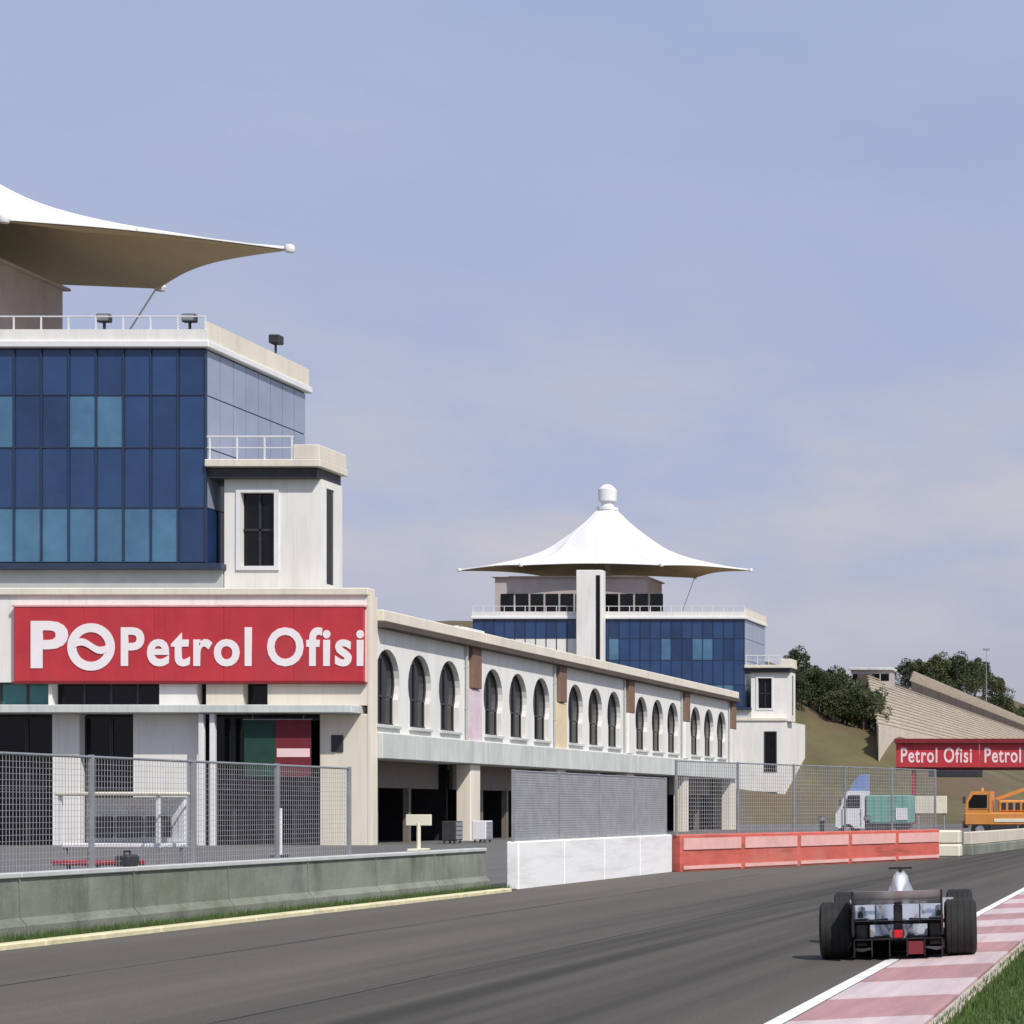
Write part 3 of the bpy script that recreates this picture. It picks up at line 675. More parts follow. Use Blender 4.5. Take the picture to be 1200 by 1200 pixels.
letter('Ofisi', SX(300), SX(414), .70, 2.55, S, bold=.028)

# banner hanging in the podium opening
bn = thing('banner', 'dark red and green cloth banner hanging under the podium canopy', 'banner', (-44.75, 103.55, 3.2))
part(MB().bbox(-2.0, -.55, -.02, .02, 0, 2.7, .008), 'green_cloth', 'flag_green', bn)
part(MB().bbox(-.54, 1.15, -.02, .02, 0, 2.7, .008), 'red_cloth', 'flag_red', bn)
part(MB().box(-.45, 1.1, -.03, -.0205, .95, 1.35), 'pale_stripe', 'letter_pink', bn)
part(MB().tube((-2.05, 0, 2.72), (1.2, 0, 2.72), .03, 6), 'rod', 'grey_metal', bn)
part(MB().tube((-1.6, 0, 2.74), (-1.6, 0, 3.0), .012, 5).tube((.8, 0, 2.74), (.8, 0, 3.0), .012, 5), 'cord', 'grey_metal', bn)

# ------------------------------------------------------------------ garage wing with horseshoe arches
WX, Y0, BAY, NB = -41.0, 104.03, 15.1, 5
G = thing('garage_building', 'long white two-storey garage building with rows of dark arched windows', 'building', (WX, Y0, 0))
Z0, Z1, SILL, CEN, RAD, HW, MODW = 5.35, 10.45, 5.75, 7.85, 1.56, 1.32, 4.2
def arch_pts():
    a0 = math.asin(HW / RAD)               # angle from straight down
    pts = [(-HW, SILL), (-HW, CEN - RAD * math.cos(a0))]
    k = 18; corners = []
    angs = [(-math.pi / 2 - (math.pi / 2 - a0)) - 0] 
    start = math.pi + (math.pi / 2 - a0); end = -(math.pi / 2 - a0)
    extra = [math.atan2(Z1 - CEN, MODW / 2), math.atan2(Z1 - CEN, -MODW / 2)]
    al = sorted([start + (end - start) * i / k for i in range(1, k)] + extra, reverse=True)
    pts += [(RAD * math.cos(t), CEN + RAD * math.sin(t)) for t in al]
    pts += [(HW, CEN - RAD * math.cos(a0)), (HW, SILL)]
    return pts
AP = arch_pts()
def arch_mesh():                 # local: x = outward(+), y along wall, z up
    mb = MB(); hw = MODW / 2; D = .36; Q = []
    for (u, z) in AP:
        if z <= CEN - 1e-6 and abs(abs(u) - HW) < 1e-6: Q.append((math.copysign(hw, u), z))
        else:
            du, dz = u, z - CEN; ks = []
            if abs(du) > 1e-9: ks.append(hw / abs(du))
            if dz > 1e-9: ks.append((Z1 - CEN) / dz)
            k = min(ks); Q.append((du * k, CEN + dz * k))
    n = len(AP)
    vs = [(0, u, z) for u, z in AP] + [(0, u, z) for u, z in Q] + [(-D, u, z) for u, z in AP]
    fs = []
    for i in range(n - 1):
        fs.append((i, i + 1, n + i + 1, n + i)); fs.append((i, 2 * n + i, 2 * n + i + 1, i + 1))
    mb.add(vs, fs)
    mb.box(-D, 0, -hw, hw, Z0, SILL)
    return mb
def arch_frame():
    mb = MB(); t = .09; n = len(AP); inn = [(u * .92, CEN + (z - CEN) * .92 if z > SILL + .01 else z) for u, z in AP]
    vs = [(0, u, z) for u, z in AP] + [(0, u, z) for u, z in inn] + [(-.1, u, z) for u, z in inn]
    fs = []
    for i in range(n - 1): fs += [(i, n + i, n + i + 1, i + 1), (n + i, 2 * n + i, 2 * n + i + 1, n + i + 1)]
    mb.add(vs, fs); mb.box(-.06, 0.02, -.04, .04, SILL, CEN + 1.1); mb.box(-.06, .025, -HW * .95, HW * .95, CEN - .75, CEN - .65); mb.box(-.06, .03, -HW, HW, SILL, SILL + .1)
    return mb
def arch_pane():
    return MB().add([(0, u, z) for u, z in AP], [tuple(range(len(AP)))])
for b in range(NB):
    y0 = b * BAY
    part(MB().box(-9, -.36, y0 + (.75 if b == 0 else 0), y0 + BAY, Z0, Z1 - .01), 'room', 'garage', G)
    for wdx, c in enumerate((2.1, 6.3, 10.5)):
        piece('wall_bay', 'archwall', 'wall_white', G, (0, y0 + c, 0), make=arch_mesh)
        fr = piece('window', 'archframe', 'dark_metal', G, (-.26, y0 + c, 0), make=arch_frame)
        piece('pane', 'archpane', 'window_glass', fr, (-.05, 0, 0), make=arch_pane)
        piece('sill', 'archsill', 'ledge', G, (0, y0 + c, 0), make=lambda: MB().bbox(-.02, .14, -HW - .15, HW + .15, SILL - .16, SILL - .002, .02))
    part(MB().box(-.345, 0, y0 + 12.6, y0 + BAY, Z0, Z1), 'wall_pier', 'wall_white', G)
    part(MB().bbox(.002, .22, y0 + 13.35, y0 + 14.75, 8.15, Z1 - .1, .03), 'brown_pilaster', 'brown', G)
    if b == 0: part(MB().bbox(.002, .12, y0 + 12.75, y0 + BAY - .05, 4.75, 8.1, .02), 'pink_banner', 'banner_pink', G)
    elif b == 1: part(MB().bbox(.002, .12, y0 + 12.85, y0 + BAY - .05, 5.0, 8.1, .02), 'yellow_banner', 'banner_yellow', G)
    else: part(MB().bbox(.002, .2, y0 + 13.35, y0 + 14.75, 5.4, 8.14, .03), 'pilaster', 'wall_white', G)
    part(MB().tube((.10, y0 + 12.72, 5.4), (.10, y0 + 12.72, Z1 - .13), .06, 8).box(.0, .17, y0 + 12.66, y0 + 12.78, 7.0, 7.06).box(.0, .17, y0 + 12.66, y0 + 12.78, 9.2, 9.26), 'downpipe', 'wall_grey', G)
    # spandrel ledge, garage openings, pillars
    part(MB().bbox(-9, .3, y0 + (.75 if b == 0 else .003), y0 + BAY - .003, 4.1, Z0 - .002, .04), 'spandrel', 'ledge', G)
    part(MB().bbox(-.75, .05, y0 + 13.5, y0 + 15.0, -.05, 4.098, .05), 'pillar', 'wall_cream', G)
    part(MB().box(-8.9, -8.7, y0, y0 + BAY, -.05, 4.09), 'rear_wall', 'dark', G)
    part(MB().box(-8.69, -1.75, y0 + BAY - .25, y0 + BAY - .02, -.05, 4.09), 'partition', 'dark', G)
    part(MB().box(-1.7, -1.5, y0 + .02, y0 + 12.99, 2.75, 4.09), 'door_fascia', 'shutter', G)
    for k in range(1, 3): part(MB().box(-1.72, -1.42, y0 + k * 4.3, y0 + k * 4.3 + .3, -.05, 2.748), 'door_post', 'shutter', G)
    part(MB().bbox(-9, .5, y0 + (.75 if b == 0 else .001), y0 + BAY - .001, Z1 - .12, Z1 + .2, .03), 'cornice', 'stand_dark', G)  # dark colour stands in for the shadow line below the parapet
    part(MB().bbox(-.3, .35, y0 + (.75 if b == 0 else .002), y0 + BAY - .002, Z1 + .2, Z1 + .75, .04), 'parapet', 'wall_cream', G)
    part(MB().box(-9, -.31, y0 + (.75 if b == 0 else 0), y0 + BAY, Z1 + .2, Z1 + .3), 'roof', 'ledge', G)
part(MB().box(-9, 0, NB * BAY, NB * BAY + .4, -.05, Z1), 'end_wall', 'wall_white', G)
part(MB().bbox(-.12, .06, -.05, .74, -.05, 11.78, .02), 'corner_pilaster', 'wall_cream', G)
# roof plant
for (yy, ww_, hh_) in ((9.0, 2.4, 1.2), (24.0, 3.0, 1.4), (47, 2.4, 1.3)):
    t = thing('air_unit', 'white ventilation unit with grey fan cowl on the garage roof', 'air unit', (WX - 4.5, Y0 + yy, Z1 + .3), 0, 'ventilation units on the garage roof')
    part(MB().bbox(-1.2, 1.2, -ww_ / 2, ww_ / 2, 0.1, hh_, .05), 'casing', 'white_metal', t)
    part(MB().lathe([(.0, hh_ + .18), (.5, hh_ + .18), (.55, hh_ + .001)], n=14), 'fan_cowl', 'grey_metal', t)
    part(MB().box(-1.1, 1.1, -ww_ / 2 + .1, -ww_ / 2 + .3, 0, .1).box(-1.1, 1.1, ww_ / 2 - .3, ww_ / 2 - .1, 0, .1), 'feet', 'dark_metal', t)

# ------------------------------------------------------------------ pit lane equipment
t = thing('timing_stand', 'white pit stand with dark screens and red seats behind the pit wall', 'pit stand', (-17.5, 34.6, 0), R(-8))
part(MB().bbox(-.85, .85, -.35, .35, 1.12, 1.2, .02), 'desk', 'white_paint', t)
part(MB().bbox(-.85, .85, .25, .33, 1.2, 1.92, .02), 'back_panel', 'white_paint', t)
part(MB().bbox(-.9, .9, -.45, .4, 1.94, 2.0, .02), 'roof', 'cream', t)
for s in (-1, 1):
    for yy in (-.3, .28): part(MB().box(s * .8 - .03, s * .8 + .03, yy - .03, yy + .03, -.012, 1.12), 'leg', 'grey_metal', t)
    part(MB().box(s * .83 - .025, s * .83 + .025, -.40, -.35, 1.2, 1.94), 'post', 'white_metal', t)
for i in range(3): part(MB().bbox(-.72 + i * .5, -.30 + i * .5, .10, .16, 1.28, 1.62, .015), 'screen', 'dark_metal', t)
for i in range(3):
    st = part(MB().bbox(-.75 + i * .5, -.35 + i * .5, -.72, -.42, .86, .94, .02), 'seat', 'car_red', t)
    part(MB().tube((-.55 + i * .5, -.57, -.012), (-.55 + i * .5, -.57, .86), .03, 8), 'stem', 'grey_metal', st)
t = thing('equipment_case', 'small black case sitting on the cap of the pit wall', 'case', (-16.15, 32.0, .90))
part(MB().bbox(-.11, .11, -.16, .16, 0, .17, .03), 'body', 'dark_metal', t)
part(MB().tube((0, -.08, .17), (0, -.08, .22), .012, 6).tube((0, .08, .17), (0, .08, .22), .012, 6).tube((0, -.09, .22), (0, .09, .22), .015, 6), 'handle', 'dark_metal', t)
t = thing('sign_stand', 'small cream board on a post on top of the pit wall', 'sign', (-16.15, 43.4, .90))
part(MB().bbox(-.1, .1, -.35, .35, 0, .05, .01), 'base', 'cream', t)
part(MB().tube((0, 0, .05), (0, 0, .55), .04, 8), 'post', 'cream', t)
part(MB().bbox(-.25, .25, -.02, .03, .5, .72, .01), 'board', 'cream', t)
t = thing('marker_post', 'thin white marker post standing in the pit lane', 'post', (-34.4, 79, -.012))
part(MB().tube((0, 0, 0), (0, 0, 1.75), .10, 10), 'shaft', 'white_metal', t); part(MB().bbox(-.25, .25, -.25, .25, 0, .08, .02), 'base', 'dark_metal', t)
for i, (x, y) in enumerate(((-38.6, 112.5), (-38.9, 109.0))):
    t = thing('tool_cabinet', ('dark' if i else 'white') + ' wheeled tool cabinet in front of the first garage', 'cabinet', (x, y, 0.0))
    mm = 'dark_metal' if i else 'white_paint'
    part(MB().bbox(-.35, .35, -.5, .5, .14, 1.1, .03), 'body', mm, t)
    for k in range(4): part(MB().box(.351, .37, -.45, .45, .2 + k * .22, .38 + k * .22), 'drawer', 'grey_metal', t)
    for sx in (-.25, .25):
        for sy in (-.4, .4): part(MB().lathe([(0, -.03), (.07, -.03), (.07, .03), (0, .03)], 'x', 10, (sx, sy, .06)), 'castor', 'dark_metal', t)

# ------------------------------------------------------------------ gantry over the track
gt = thing('gantry', 'red advertising gantry crossing the far end of the track', 'gantry', (-31.0, 200, 0))
for i in range(5):
    boxpiece('panel', 'sign_red', gt, i * 7.6, i * 7.6 + 7.55, -.1, .1, 5.45, 7.6, .02)
    o = link('lettering', fit_text(text_mesh('Petrol Ofisi', 1.0, .02, .012), i * 7.6 + .45, i * 7.6 + 6.9, 5.85, 7.25), 'letter_pink', gt, (0, -.125, 0))
part(MB().bbox(-.1, 38.1, -.5, 1.6, 7.62, 8.05, .03), 'top_beam', 'sign_dark_red', gt)
part(MB().bbox(-.1, 38.1, .2, 1.5, 5.2, 5.44, .03), 'bottom_beam', 'sign_dark_red', gt)
part(MB().bbox(3.0, 7.8, -.3, .6, 4.55, 5.19, .04), 'light_box', 'dark_metal', gt)
for x in (1.5, 36.5):
    part(MB().bbox(x - .16, x + .16, .3, .62, -.05, 5.19, .02), 'leg', 'car_red', gt); part(MB().bbox(x - .16, x + .16, 1.1, 1.42, -.05, 5.19, .02), 'leg', 'car_red', gt)
    part(MB().bbox(x - .5, x + .5, .1, 1.6, -.06, .25, .03), 'footing', 'concrete', gt)

# ------------------------------------------------------------------ vehicles in the run-off
def wheel(parent, x, y, r, wd, ax='y'):
    pr = [(r * .55, -wd / 2), (r * .92, -wd / 2), (r, -wd * .35), (r, wd * .35), (r * .92, wd / 2), (r * .55, wd / 2)]
    mb = MB().lathe(pr, 'x', 20)
    if ax == 'y': mb.v = [(b, a, c) for a, b, c in mb.v]
    o = part(mb, 'wheel', 'tyre', parent, (x, y, r), smooth=True)
    rm = MB().lathe([(0, -wd * .3), (r * .2, -wd * .42), (r * .56, -wd * .3), (r * .56, wd * .3), (r * .2, wd * .42), (0, wd * .3)], 'x', 16)
    if ax == 'y': rm.v = [(b, a, c) for a, b, c in rm.v]
    part(rm, 'rim', 'grey_metal', o, smooth=True)
t = thing('truck', 'small truck with white cab, blue roof fairing and teal cargo body', 'truck', (-23.3, 130, 0))
# faces left (-x): cab from x=-.2 to 1.5, body from 1.55 to 4.0
cabp = [(-.25, .55), (1.45, .55), (1.45, 2.75), (.45, 2.75), (.0, 2.0), (-.25, 1.5)]
part(MB().prism(cabp, -1.0, 1.0), 'cab', 'white_paint', t)
part(MB().prism([(.5, 2.76), (1.45, 2.76), (1.45, 3.75), (1.15, 3.7), (.8, 3.3)], -.9, .9), 'roof_fairing', 'blue_paint', t)
part(MB().prism([(.18, 1.75), (1.2, 1.75), (1.2, 2.5), (.5, 2.5)], -1.02, -1.005), 'side_window', 'window_glass', t)
part(MB().prism([(.12, .7), (1.25, .7), (1.25, 1.7), (.12, 1.7)], -1.015, -1.003), 'door', 'white_paint', t)
part(MB().bbox(1.52, 4.1, -1.1, 1.1, .85, 2.5, .05), 'cargo_body', 'teal_paint', t)
for i in range(6): part(MB().box(1.62 + i * .42, 1.68 + i * .42, -1.13, -1.101, .9, 2.45), 'rib', 'teal_paint', t)
part(MB().box(3.3, 4.0, -1.16, -1.135, 1.05, 1.75), 'side_hatch', 'white_paint', t)
part(MB().box(-.1, 4.05, -.4, .4, .55, .84), 'chassis', 'dark_metal', t)
part(MB().bbox(-.32, -.1, -1.0, 1.0, .42, .66, .03), 'bumper', 'grey_metal', t)
part(MB().bbox(-.30, -.22, -.9, -.6, .75, .95, .02), 'headlight', 'letter', t); part(MB().bbox(.0, .12, -1.3, -1.06, 1.9, 2.3, .02), 'mirror', 'dark_metal', t)
part(MB().box(1.15, 1.2, -1.03, -1.016, 1.35, 1.42), 'door_handle', 'dark_metal', t); part(MB().box(.12, .15, -1.03, -1.016, .7, 1.7).box(1.22, 1.25, -1.03, -1.016, .7, 1.7), 'door_gap', 'dark_metal', t)
part(MB().box(1.55, 4.05, -1.0, -.95, .45, .84), 'side_skirt', 'dark_metal', t)
for x in (.45, 3.2):
    for y in (-.9, .9): wheel(t, x, y, .42, .26)
# orange recovery crane
t = thing('recovery_crane', 'orange recovery crane parked beyond the low beige wall', 'crane truck', (-15.5, 126, 0))
part(MB().bbox(0, 4.6, -1.05, 1.05, .75, 1.5, .08), 'chassis', 'orange', t)
part(MB().prism([(.1, 1.5), (1.5, 1.5), (1.5, 2.7), (.4, 2.7), (.1, 2.1)], -1.0, 1.0), 'cab', 'orange', t)
part(MB().prism([(.25, 1.75), (1.3, 1.75), (1.3, 2.5), (.5, 2.5), (.25, 2.1)], -1.02, -1.004), 'side_window', 'window_glass', t)
part(MB().bbox(1.9, 4.3, -.8, .8, 1.502, 2.2, .08), 'engine_cover', 'orange', t)
part(MB().prism([(1.6, 2.3), (1.9, 2.2), (6.2, 3.7), (6.1, 3.95)], -.2, .2), 'boom', 'orange', t)
part(MB().tube((6.0, 0, 3.7), (6.0, 0, 2.4), .02, 6), 'hook_cable', 'dark_metal', t)
part(MB().box(-.1, .0, -1.0, 1.0, .6, 1.0), 'bumper', 'dark_metal', t)
part(MB().box(1.7, 4.4, -1.08, -1.051, .95, 1.15), 'side_stripe', 'cream', t)
part(MB().bbox(.02, .12, -.9, -.6, 1.6, 1.8, .02), 'headlight', 'letter', t); part(MB().bbox(-.05, .08, -1.3, -1.06, 2.0, 2.4, .02), 'mirror', 'dark_metal', t)
part(MB().lathe([(0, 2.92), (.09, 2.90), (.1, 2.70)], n=10, c=(.9, 0, 0)), 'beacon', 'orange', t)
part(MB().box(1.38, 1.41, -1.012, -1.001, 1.55, 2.6).box(.2, 1.38, -1.012, -1.001, 1.66, 1.69), 'door_gap', 'dark_metal', t)
part(MB().box(1.45, 3.0, -1.0, -.9, .45, .75), 'fuel_tank', 'dark_metal', t)
for i in range(5): part(MB().box(2.1 + i * .4, 2.35 + i * .4, -.83, -.801, 1.65, 2.05), 'vent_louvre', 'dark_metal', t)
for x in (.9, 3.6):
    for y in (-.85, .85): wheel(t, x, y, .52, .38)
t = thing('road_sign_board', 'small pale board on two posts beside the orange crane', 'sign', (-19.2, 138, 0))
part(MB().bbox(-1.0, 1.0, -.05, .05, 1.4, 2.5, .02), 'board', 'cream', t)
for s in (-.8, .8): part(MB().tube((s, .08, -.012), (s, .08, 2.45), .05, 8), 'post', 'grey_metal', t)

# ------------------------------------------------------------------ hillside grandstand
gs = thing('grandstand', 'bare beige concrete grandstand stepping up the hillside in two tiers', 'grandstand', (-44, 270, 0))
def tier(n, x0, x1, z0, z1, yn0, yn1, yf, bury):
    for i in range(n):
        a, b = i / n, (i + 1) / n
        xa, xb = x0 + (x1 - x0) * a, x0 + (x1 - x0) * b; zt = z0 + (z1 - z0) * a
        ya, yb = yn0 + (yn1 - yn0) * a, yn0 + (yn1 - yn0) * b
        zb = zt - bury
        L_ = lambda p: (p[0] + 44, p[1] - 270, p[2])
        pts = [(xa, ya, zb), (xb, yb, zb), (xb, yf, zb), (xa, yf, zb), (xa, ya, zt), (xb, yb, zt), (xb, yf, zt), (xa, yf, zt)]
        part(MB().add([L_(p) for p in pts], [(0, 3, 2, 1), (4, 5, 6, 7), (0, 1, 5, 4), (1, 2, 6, 5), (2, 3, 7, 6), (3, 0, 4, 7)]), 'terrace_step', 'stand', gs)
        bx = xa - .12 * (1 if x1 < x0 else -1)
        bp = [(bx, ya + 1, zt + .22), (bx - .34, ya + 1, zt + .22), (bx - .34, yf - 1, zt + .22), (bx, yf - 1, zt + .22)]
        bp += [(a_, b_, c_ + .14) for a_, b_, c_ in bp]
        part(MB().add([L_(p) for p in bp], [(0, 3, 2, 1), (4, 5, 6, 7), (0, 1, 5, 4), (1, 2, 6, 5), (2, 3, 7, 6), (3, 0, 4, 7)]), 'bench', 'bench', gs)
tier(15, -44, -58, 12.0, 22.7, 270, 346, 640, 6)
tier(10, -60, -74, 25.0, 33.0, 405, 505, 800, 8)
L_ = lambda p: (p[0] + 44, p[1] - 270, p[2])
pts = [(-58.01, 347, 14), (-59.9, 347, 14), (-59.9, 800, 14), (-58.01, 800, 14), (-58.01, 347, 22.9), (-59.9, 347, 22.9), (-59.9, 800, 22.9), (-58.01, 800, 22.9)]
part(MB().add([L_(p) for p in pts], [(0, 3, 2, 1), (4, 5, 6, 7), (0, 1, 5, 4), (1, 2, 6, 5), (2, 3, 7, 6), (3, 0, 4, 7)]), 'walkway', 'stand_dark', gs)
for i in range(10):
    y = 410 + i * 25
    part(MB().box(-14.9, -14.8, y - 270, y - 269.9, 22.9, 24.6), 'rail_post', 'dark_metal', gs)
part(MB().box(-15.95, -15.85, 135, 530, 22.9, 25.0), 'retaining_wall', 'stand_dark', gs)
t = thing('cabin', 'brown flat-roofed cabin at the top corner of the hillside grandstand', 'cabin', (-58.6, 352, 18.2))
part(MB().box(-3.2, 3.2, 0, 4, -6, 5.6), 'wall', 'lounge', t); part(MB().bbox(-3.5, 3.5, -.4, 4.3, 5.6, 6.0, .05), 'roof', 'ledge', t)
for i in range(4): part(MB().box(-2.9 + i * 1.5, -1.6 + i * 1.5, -.05, -.002, 3.9, 5.0), 'window', 'window_glass', t)
t = thing('shed', 'low pale grey shed among the trees on the bank', 'shed', (-62.5, 330, hill(-62.5, 330) - 1.6))
part(MB().box(-3.2, 3.2, 0, 3, -4, 4.8), 'wall', 'ledge', t); part(MB().prism([(-3.5, 4.8), (3.5, 4.8), (3.3, 5.3), (-3.3, 5.3)], -.3, 3.3), 'roof', 'white_metal', t)
part(MB().box(-1.0, .2, -.05, -.002, .2, 2.4), 'door', 'dark_metal', t); part(MB().box(1.0, 2.2, -.05, -.002, 1.2, 2.4), 'window', 'window_glass', t)
t = thing('light_mast', 'tall thin mast rising above the trees on the hilltop', 'mast', (-68.5, 601, hill(-68.5, 601)))
part(MB().tube((0, 0, -1), (0, 0, 23), .15, 8, .07), 'pole', 'grey_metal', t); part(MB().bbox(-.9, .9, -.2, .2, 22.6, 23.2, .05), 'lamp_head', 'grey_metal', t)

# ------------------------------------------------------------------ trees
def tree_meshes(seed, h, rx, rz_, nleaf):
    rg = random.Random(seed); tr = MB()
    tr.tube((0, 0, -.6), (0.1, 0, h * .35), h * .026, 8, h * .018); tr.tube((.1, 0, h * .35), (0, .1, h * .75), h * .018, 8, h * .006)
    cl = []
    for i in range(9):
        a = i * 2.4 + rg.random(); zz = h * (.14 + .065 * i); rr = rx * (.45 + .4 * rg.random())
        e = (math.cos(a) * rr, math.sin(a) * rr, zz + h * .12); tr.tube((.05, .05, zz), e, h * .009, 6, h * .003); cl.append((Vector(e), rx * (.34 + .22 * rg.random())))
    for i in range(7):
        a = rg.random() * 6.28; rr = rx * .5 * rg.random()
        cl.append((Vector((math.cos(a) * rr, math.sin(a) * rr, h * (.55 + .38 * rg.random()))), rx * (.30 + .2 * rg.random())))
    cr = MB()
    for i in range(nleaf):
        c, r = cl[rg.randrange(len(cl))]
        d = Vector((rg.gauss(0, 1), rg.gauss(0, 1), rg.gauss(0, 1))).normalized() * r * (.55 + .5 * rg.random()); d.z *= rz_
        p = c + d; s = .14 + .16 * rg.random()
        n = Vector((rg.gauss(0, 1), rg.gauss(0, 1), rg.gauss(0, 1) + .6)).normalized(); a = n.orthogonal().normalized(); b = n.cross(a)
        cr.add([p - a * s, p - b * s * .6, p + a * s, p + b * s * .6], [(0, 1, 2, 3)])
    tm = tr.mesh('trunk', True); tm.materials.append(M['bark'])
    cms = []
    for key in ('leaf_a', 'leaf_b'):
        cm = bpy.data.meshes.new('crown'); cm.from_pydata(cr.v, [], cr.f); cm.materials.append(M[key]); cms.append(cm)
    return tm, cms
VAR = [tree_meshes(11, 9, 3.4, .85, 3200), tree_meshes(12, 9, 2.8, 1.0, 2800), tree_meshes(13, 9, 4.0, .7, 3600)]
rg = random.Random(5)
def put_tree(x, y, sc, k, lm, label, group, zoff=0):
    t = thing('tree', label, 'tree', (x, y, hill(x, y) + zoff), rg.random() * 6.28, group); s = sc; t.scale = (s, s, s * (.9 + .2 * rg.random()))
    link('trunk', VAR[k][0], None, t); link('crown', VAR[k][1][lm], None, t)
for i in range(13):
    u = 515 - i * 7.6 + rg.uniform(-4, 4); y = 296 + rg.uniform(-6, 16); x = -u * y / 2577
    put_tree(x, y, (.62 + .16 * rg.random()) * (.82 if i < 5 else 1), i % 3, 1 if i % 4 == 3 else 0, ('olive' if i % 4 == 3 else 'dark green') + ' leafy tree on the bank between the far tower and grandstand', 'trees on the bank beside the grandstand')
for i in range(12):
    u = 512 - i * 7.8 + rg.uniform(-4, 4); y = 283 + rg.uniform(-4, 6); x = -u * y / 2577
    put_tree(x, y, .46 + .16 * rg.random(), i % 3, i % 2, ('olive' if i % 2 else 'dark green') + ' low shrub at the foot of the trees on the bank', 'shrubs at the foot of the bank trees')
for i in range(22):
    u = 372 - i * 8.6 + rg.uniform(-6, 6); y = 640 + rg.uniform(-40, 120); x = -u * y / 2577 - 6
    x = min(x, -76)
    y = max(y, -x * 2577 / u * .97)
    put_tree(x, y, 1.05 + .5 * rg.random(), i % 3, i % 2, ('olive' if i % 2 else 'dark green') + ' tree on the hilltop above the upper grandstand tier', 'trees along the hilltop')

# ------------------------------------------------------------------ racing car
C = thing('racing_car', 'silver and black open-wheel racing car driving away with its right wheels on the kerb', 'racing car', (-3.93, 25.6, 0), ka)
C.rotation_euler = (0, R(-1.2), R(7.5)); C.location.z = 0.016
def ring(y, hw, z0, z1, n=16, p=2.6, cx=0.0):
    zc, hh = (z0 + z1) / 2, (z1 - z0) / 2; o = []
    for i in range(n):
        t = 2 * math.pi * i / n; c, s = math.cos(t), math.sin(t)
        o.append((cx + hw * math.copysign(abs(c) ** (2 / p), c), y, zc + hh * math.copysign(abs(s) ** (2 / p), s)))
    return o
body = MB().loft([ring(-.30, .10, .22, .36), ring(.0, .16, .14, .46), ring(.4, .22, .10, .62), ring(.9, .27, .07, .66), ring(1.35, .31, .06, .70, p=2.3), ring(1.5, .32, .06, .70, p=2.3), ring(1.62, .33, .06, .66), ring(2.2, .33, .08, .62), ring(2.9, .27, .16, .58), ring(3.5, .19, .24, .48), ring(4.1, .11, .27, .38), ring(4.28, .05, .29, .34)])
bd = part(body, 'body', 'silver', C, smooth=True)
part(MB().loft([ring(.6, .03, .62, .75, 12, 2), ring(1.1, .075, .70, .91, 12, 2), ring(1.48, .10, .72, .965, 12, 2), ring(1.53, .08, .75, .94, 12, 2)]), 'airbox', 'car_white', C, smooth=True)
part(MB().box(-.14, .14, 1.36, 1.42, .985, 1.01).box(-.02, .02, 1.36, 1.42, .94, .985), 'onboard_camera', 'carbon', C)
for s in (-1, 1):
    part(MB().loft([ring(.25, .10, .08, .24, 14, 3, s * .24), ring(.6, .20, .07, .38, 14, 3, s * .34), ring(1.1, .28, .06, .50, 14, 3, s * .44), ring(1.8, .31, .06, .56, 14, 3, s * .46), ring(2.05, .29, .12, .54, 14, 3, s * .46)]), 'sidepod', 'silver', C, smooth=True)
    part(MB().loft([ring(.55, .035, .36, .52, 8, 2.5, s * .46), ring(.95, .05, .42, .56, 8, 2.5, s * .46)]), 'chimney', 'carbon', C, smooth=True)
    part(MB().tube((s * .55, 2.0, .55), (s * .40, 2.1, .48), .012, 6).add(*[[(s * .50, 1.97, .52), (s * .64, 1.97, .52), (s * .64, 1.97, .60), (s * .50, 1.97, .60), (s * .50, 2.03, .53), (s * .64, 2.03, .53), (s * .64, 2.03, .59), (s * .50, 2.03, .59)], [(0, 1, 2, 3), (7, 6, 5, 4), (0, 4, 5, 1), (1, 5, 6, 2), (2, 6, 7, 3), (3, 7, 4, 0)]]), 'mirror', 'silver', C)
    part(MB().loft([ring(.42, .06, .05, .10, 8, 3, s * .55), ring(.15, .16, .06, .34, 8, 3, s * .43)]), 'flick_up', 'silver', C, smooth=True)
    # suspension
    for y1, z1_, z2 in ((.25, .22, .22), (-.12, .22, .22), (.28, .42, .40), (-.08, .44, .42)):
        part(MB().tube((s * .12, y1, z1_), (s * .56, .0, z2), .016, 6), 'suspension_arm', 'carbon', C)
    for y1, z1_ in ((2.9, .48), (3.25, .46), (2.85, .26), (3.25, .26)):
        part(MB().tube((s * .2, y1, z1_), (s * .56, 3.08, z1_ - .05), .014, 6), 'suspension_arm', 'carbon', C)
    # wheels: grooved tyre with rim
    for yy, r, wd, cxx in ((0.0, .33, .375, .7125), (3.08, .33, .34, .72)):
        h = wd / 2; pr = [(.17, -h * .9), (.24, -h), (.29, -h * .97), (.315, -h * .86)]
        for g in range(4):
            c = -h * .60 + g * h * .40
            pr += [(r, c - .045), (r, c - .010), (r - .006, c - .007), (r - .006, c + .007), (r, c + .010)]
        pr += [(r, h * .74), (.315, h * .86), (.29, h * .97), (.24, h), (.17, h * .9)]
        ty = part(MB().lathe(pr, 'x', 40), 'wheel', 'tyre', C, (s * cxx, yy, r), smooth=True)
        part(MB().lathe([(0, -h * .35), (.06, -h * .55), (.15, -h * .6), (.172, -h * .92), (.172, h * .92), (.15, h * .6), (.06, h * .55), (0, h * .35)], 'x', 24), 'rim', 'rim', ty, smooth=True)
    part(MB().bbox(s * .50 - .012, s * .50 + .012, -.62, -.12, .28, .80, .006), 'wing_endplate', 'carbon', C)
    part(MB().bbox(s * .42 - .09, s * .42 + .09, -.16, .16, .12, .46, .03), 'brake_duct', 'carbon', C)
    part(MB().box(s * .515 - .002, s * .515 + .002, -.60, -.14, .32, .50), 'endplate_panel', 'car_red', C)
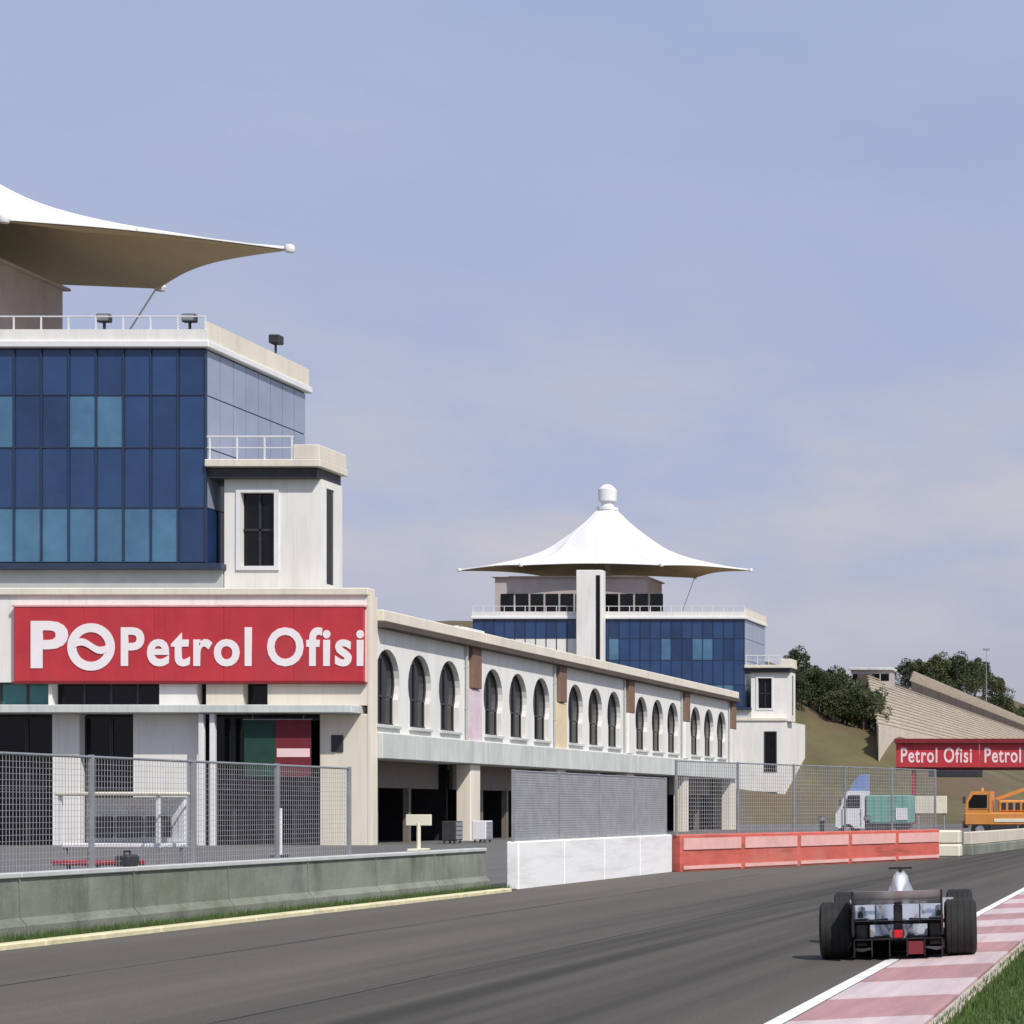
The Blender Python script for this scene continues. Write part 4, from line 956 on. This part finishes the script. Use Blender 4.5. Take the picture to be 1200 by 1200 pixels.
def spine(y, hw, z0, z1, n=16):
    o = []
    for x, yy, z in ring(y, 1.0, z0, z1, n, 2.2):
        t = (z - z0) / (z1 - z0); o.append((x * hw * (1 - .72 * t ** .8), yy, z))
    return o
part(MB().loft([spine(.05, .12, .30, .50), spine(.5, .22, .34, .70), spine(1.0, .27, .36, .86), spine(1.42, .30, .38, .95), spine(1.5, .28, .40, .93)]), 'engine_cover', 'silver', C, smooth=True)
def airfoil(y, z, ch, th, tilt, hw):
    pts = [(0, 0), (.12, .45), (.35, .62), (.7, .4), (1, .06), (1, -.06), (.6, -.28), (.25, -.42), (.08, -.3)]; o = []
    for a, b in pts:
        yy, zz = -a * ch, b * th; o.append((y + yy * math.cos(tilt) + zz * math.sin(tilt) * 0, z + zz * math.cos(tilt) - yy * math.sin(tilt)))
    n = len(o); vs = [(-hw, p, q) for p, q in o] + [(hw, p, q) for p, q in o]
    return MB().add(vs, [tuple(range(n)), tuple(range(2 * n - 1, n - 1, -1))] + [(i, n + i, n + (i + 1) % n, (i + 1) % n) for i in range(n)])
part(airfoil(-.15, .63, .28, .05, R(14), .488), 'rear_wing', 'car_white', C)
part(airfoil(-.40, .68, .16, .03, R(42), .488), 'rear_wing_flap', 'silver', C)
part(airfoil(-.22, .40, .22, .04, R(12), .488), 'lower_wing', 'carbon', C)
part(MB().bbox(-.05, .05, -.34, -.10, .30, .62, .01), 'wing_pillar', 'carbon', C)
part(MB().bbox(-.05, .05, -.52, -.44, .25, .34, .01), 'rear_light', 'lamp_red', C)
part(MB().loft([ring(-.45, .05, .24, .34, 10), ring(-.2, .09, .2, .38, 10), ring(.1, .14, .15, .42, 10)]), 'gearbox', 'carbon', C, smooth=True)
df = MB()
for x in (-.5, -.3, -.1, .1, .3, .5): df.box(x - .008, x + .008, -.36, .4, .03, .22)
df.add([(-.5, -.36, .24), (.5, -.36, .24), (.5, .45, .05), (-.5, .45, .05), (-.5, -.36, .225), (.5, -.36, .225), (.5, .45, .035), (-.5, .45, .035)], [(0, 1, 2, 3), (7, 6, 5, 4), (0, 4, 5, 1), (1, 5, 6, 2), (2, 6, 7, 3), (3, 7, 4, 0)])
part(df, 'diffuser', 'carbon', C)
part(MB().bbox(-.66, .66, .42, 2.6, .03, .055, .008), 'floor', 'carbon', C)
part(MB().bbox(.11, .29, -.37, -.30, .05, .20, .004), 'diffuser_panel', 'flag_red', C)
for s in (-1, 1):
    part(MB().loft([ring(.75, .02, .60, .64, 8, 3, s * .30), ring(1.15, .02, .60, .64, 8, 3, s * .42)]).box(s * .34 - .16, s * .34 + .16, .82, 1.0, .635, .65), 'winglet', 'silver', C)
    part(MB().box(s * .25 - .006, s * .25 + .006, -.5, -.2, .42, .62), 'wing_stay', 'carbon', C)
    part(MB().lathe([(0, 0), (.035, 0), (.035, .05), (0, .05)], 'x', 10, (s * .90 - (.05 if s > 0 else 0), 0, .33)), 'wheel_nut', 'silver', C)
for x in (-.15, .15): part(MB().tube((x, .3, .40), (x, .02, .42), .035, 10), 'exhaust', 'rim', C)
part(MB().loft([ring(1.55, .10, .60, .74, 14, 2.1), ring(1.62, .125, .58, .84, 14, 2.1), ring(1.75, .13, .56, .86, 14, 2.1), ring(1.88, .10, .60, .80, 14, 2.1)]), 'driver_helmet', 'helmet', C, smooth=True)
fw = airfoil(4.2, .13, .36, .04, R(8), .68); part(fw, 'front_wing', 'silver', C)
part(airfoil(3.92, .19, .16, .025, R(25), .68), 'front_wing_flap', 'silver', C)
for s in (-1, 1): part(MB().bbox(s * .69 - .008, s * .69 + .008, 3.72, 4.25, .06, .28, .004), 'front_endplate', 'silver', C); part(MB().box(s * .09 - .01, s * .09 + .01, 3.95, 4.15, .13, .29), 'wing_pylon', 'silver', C)
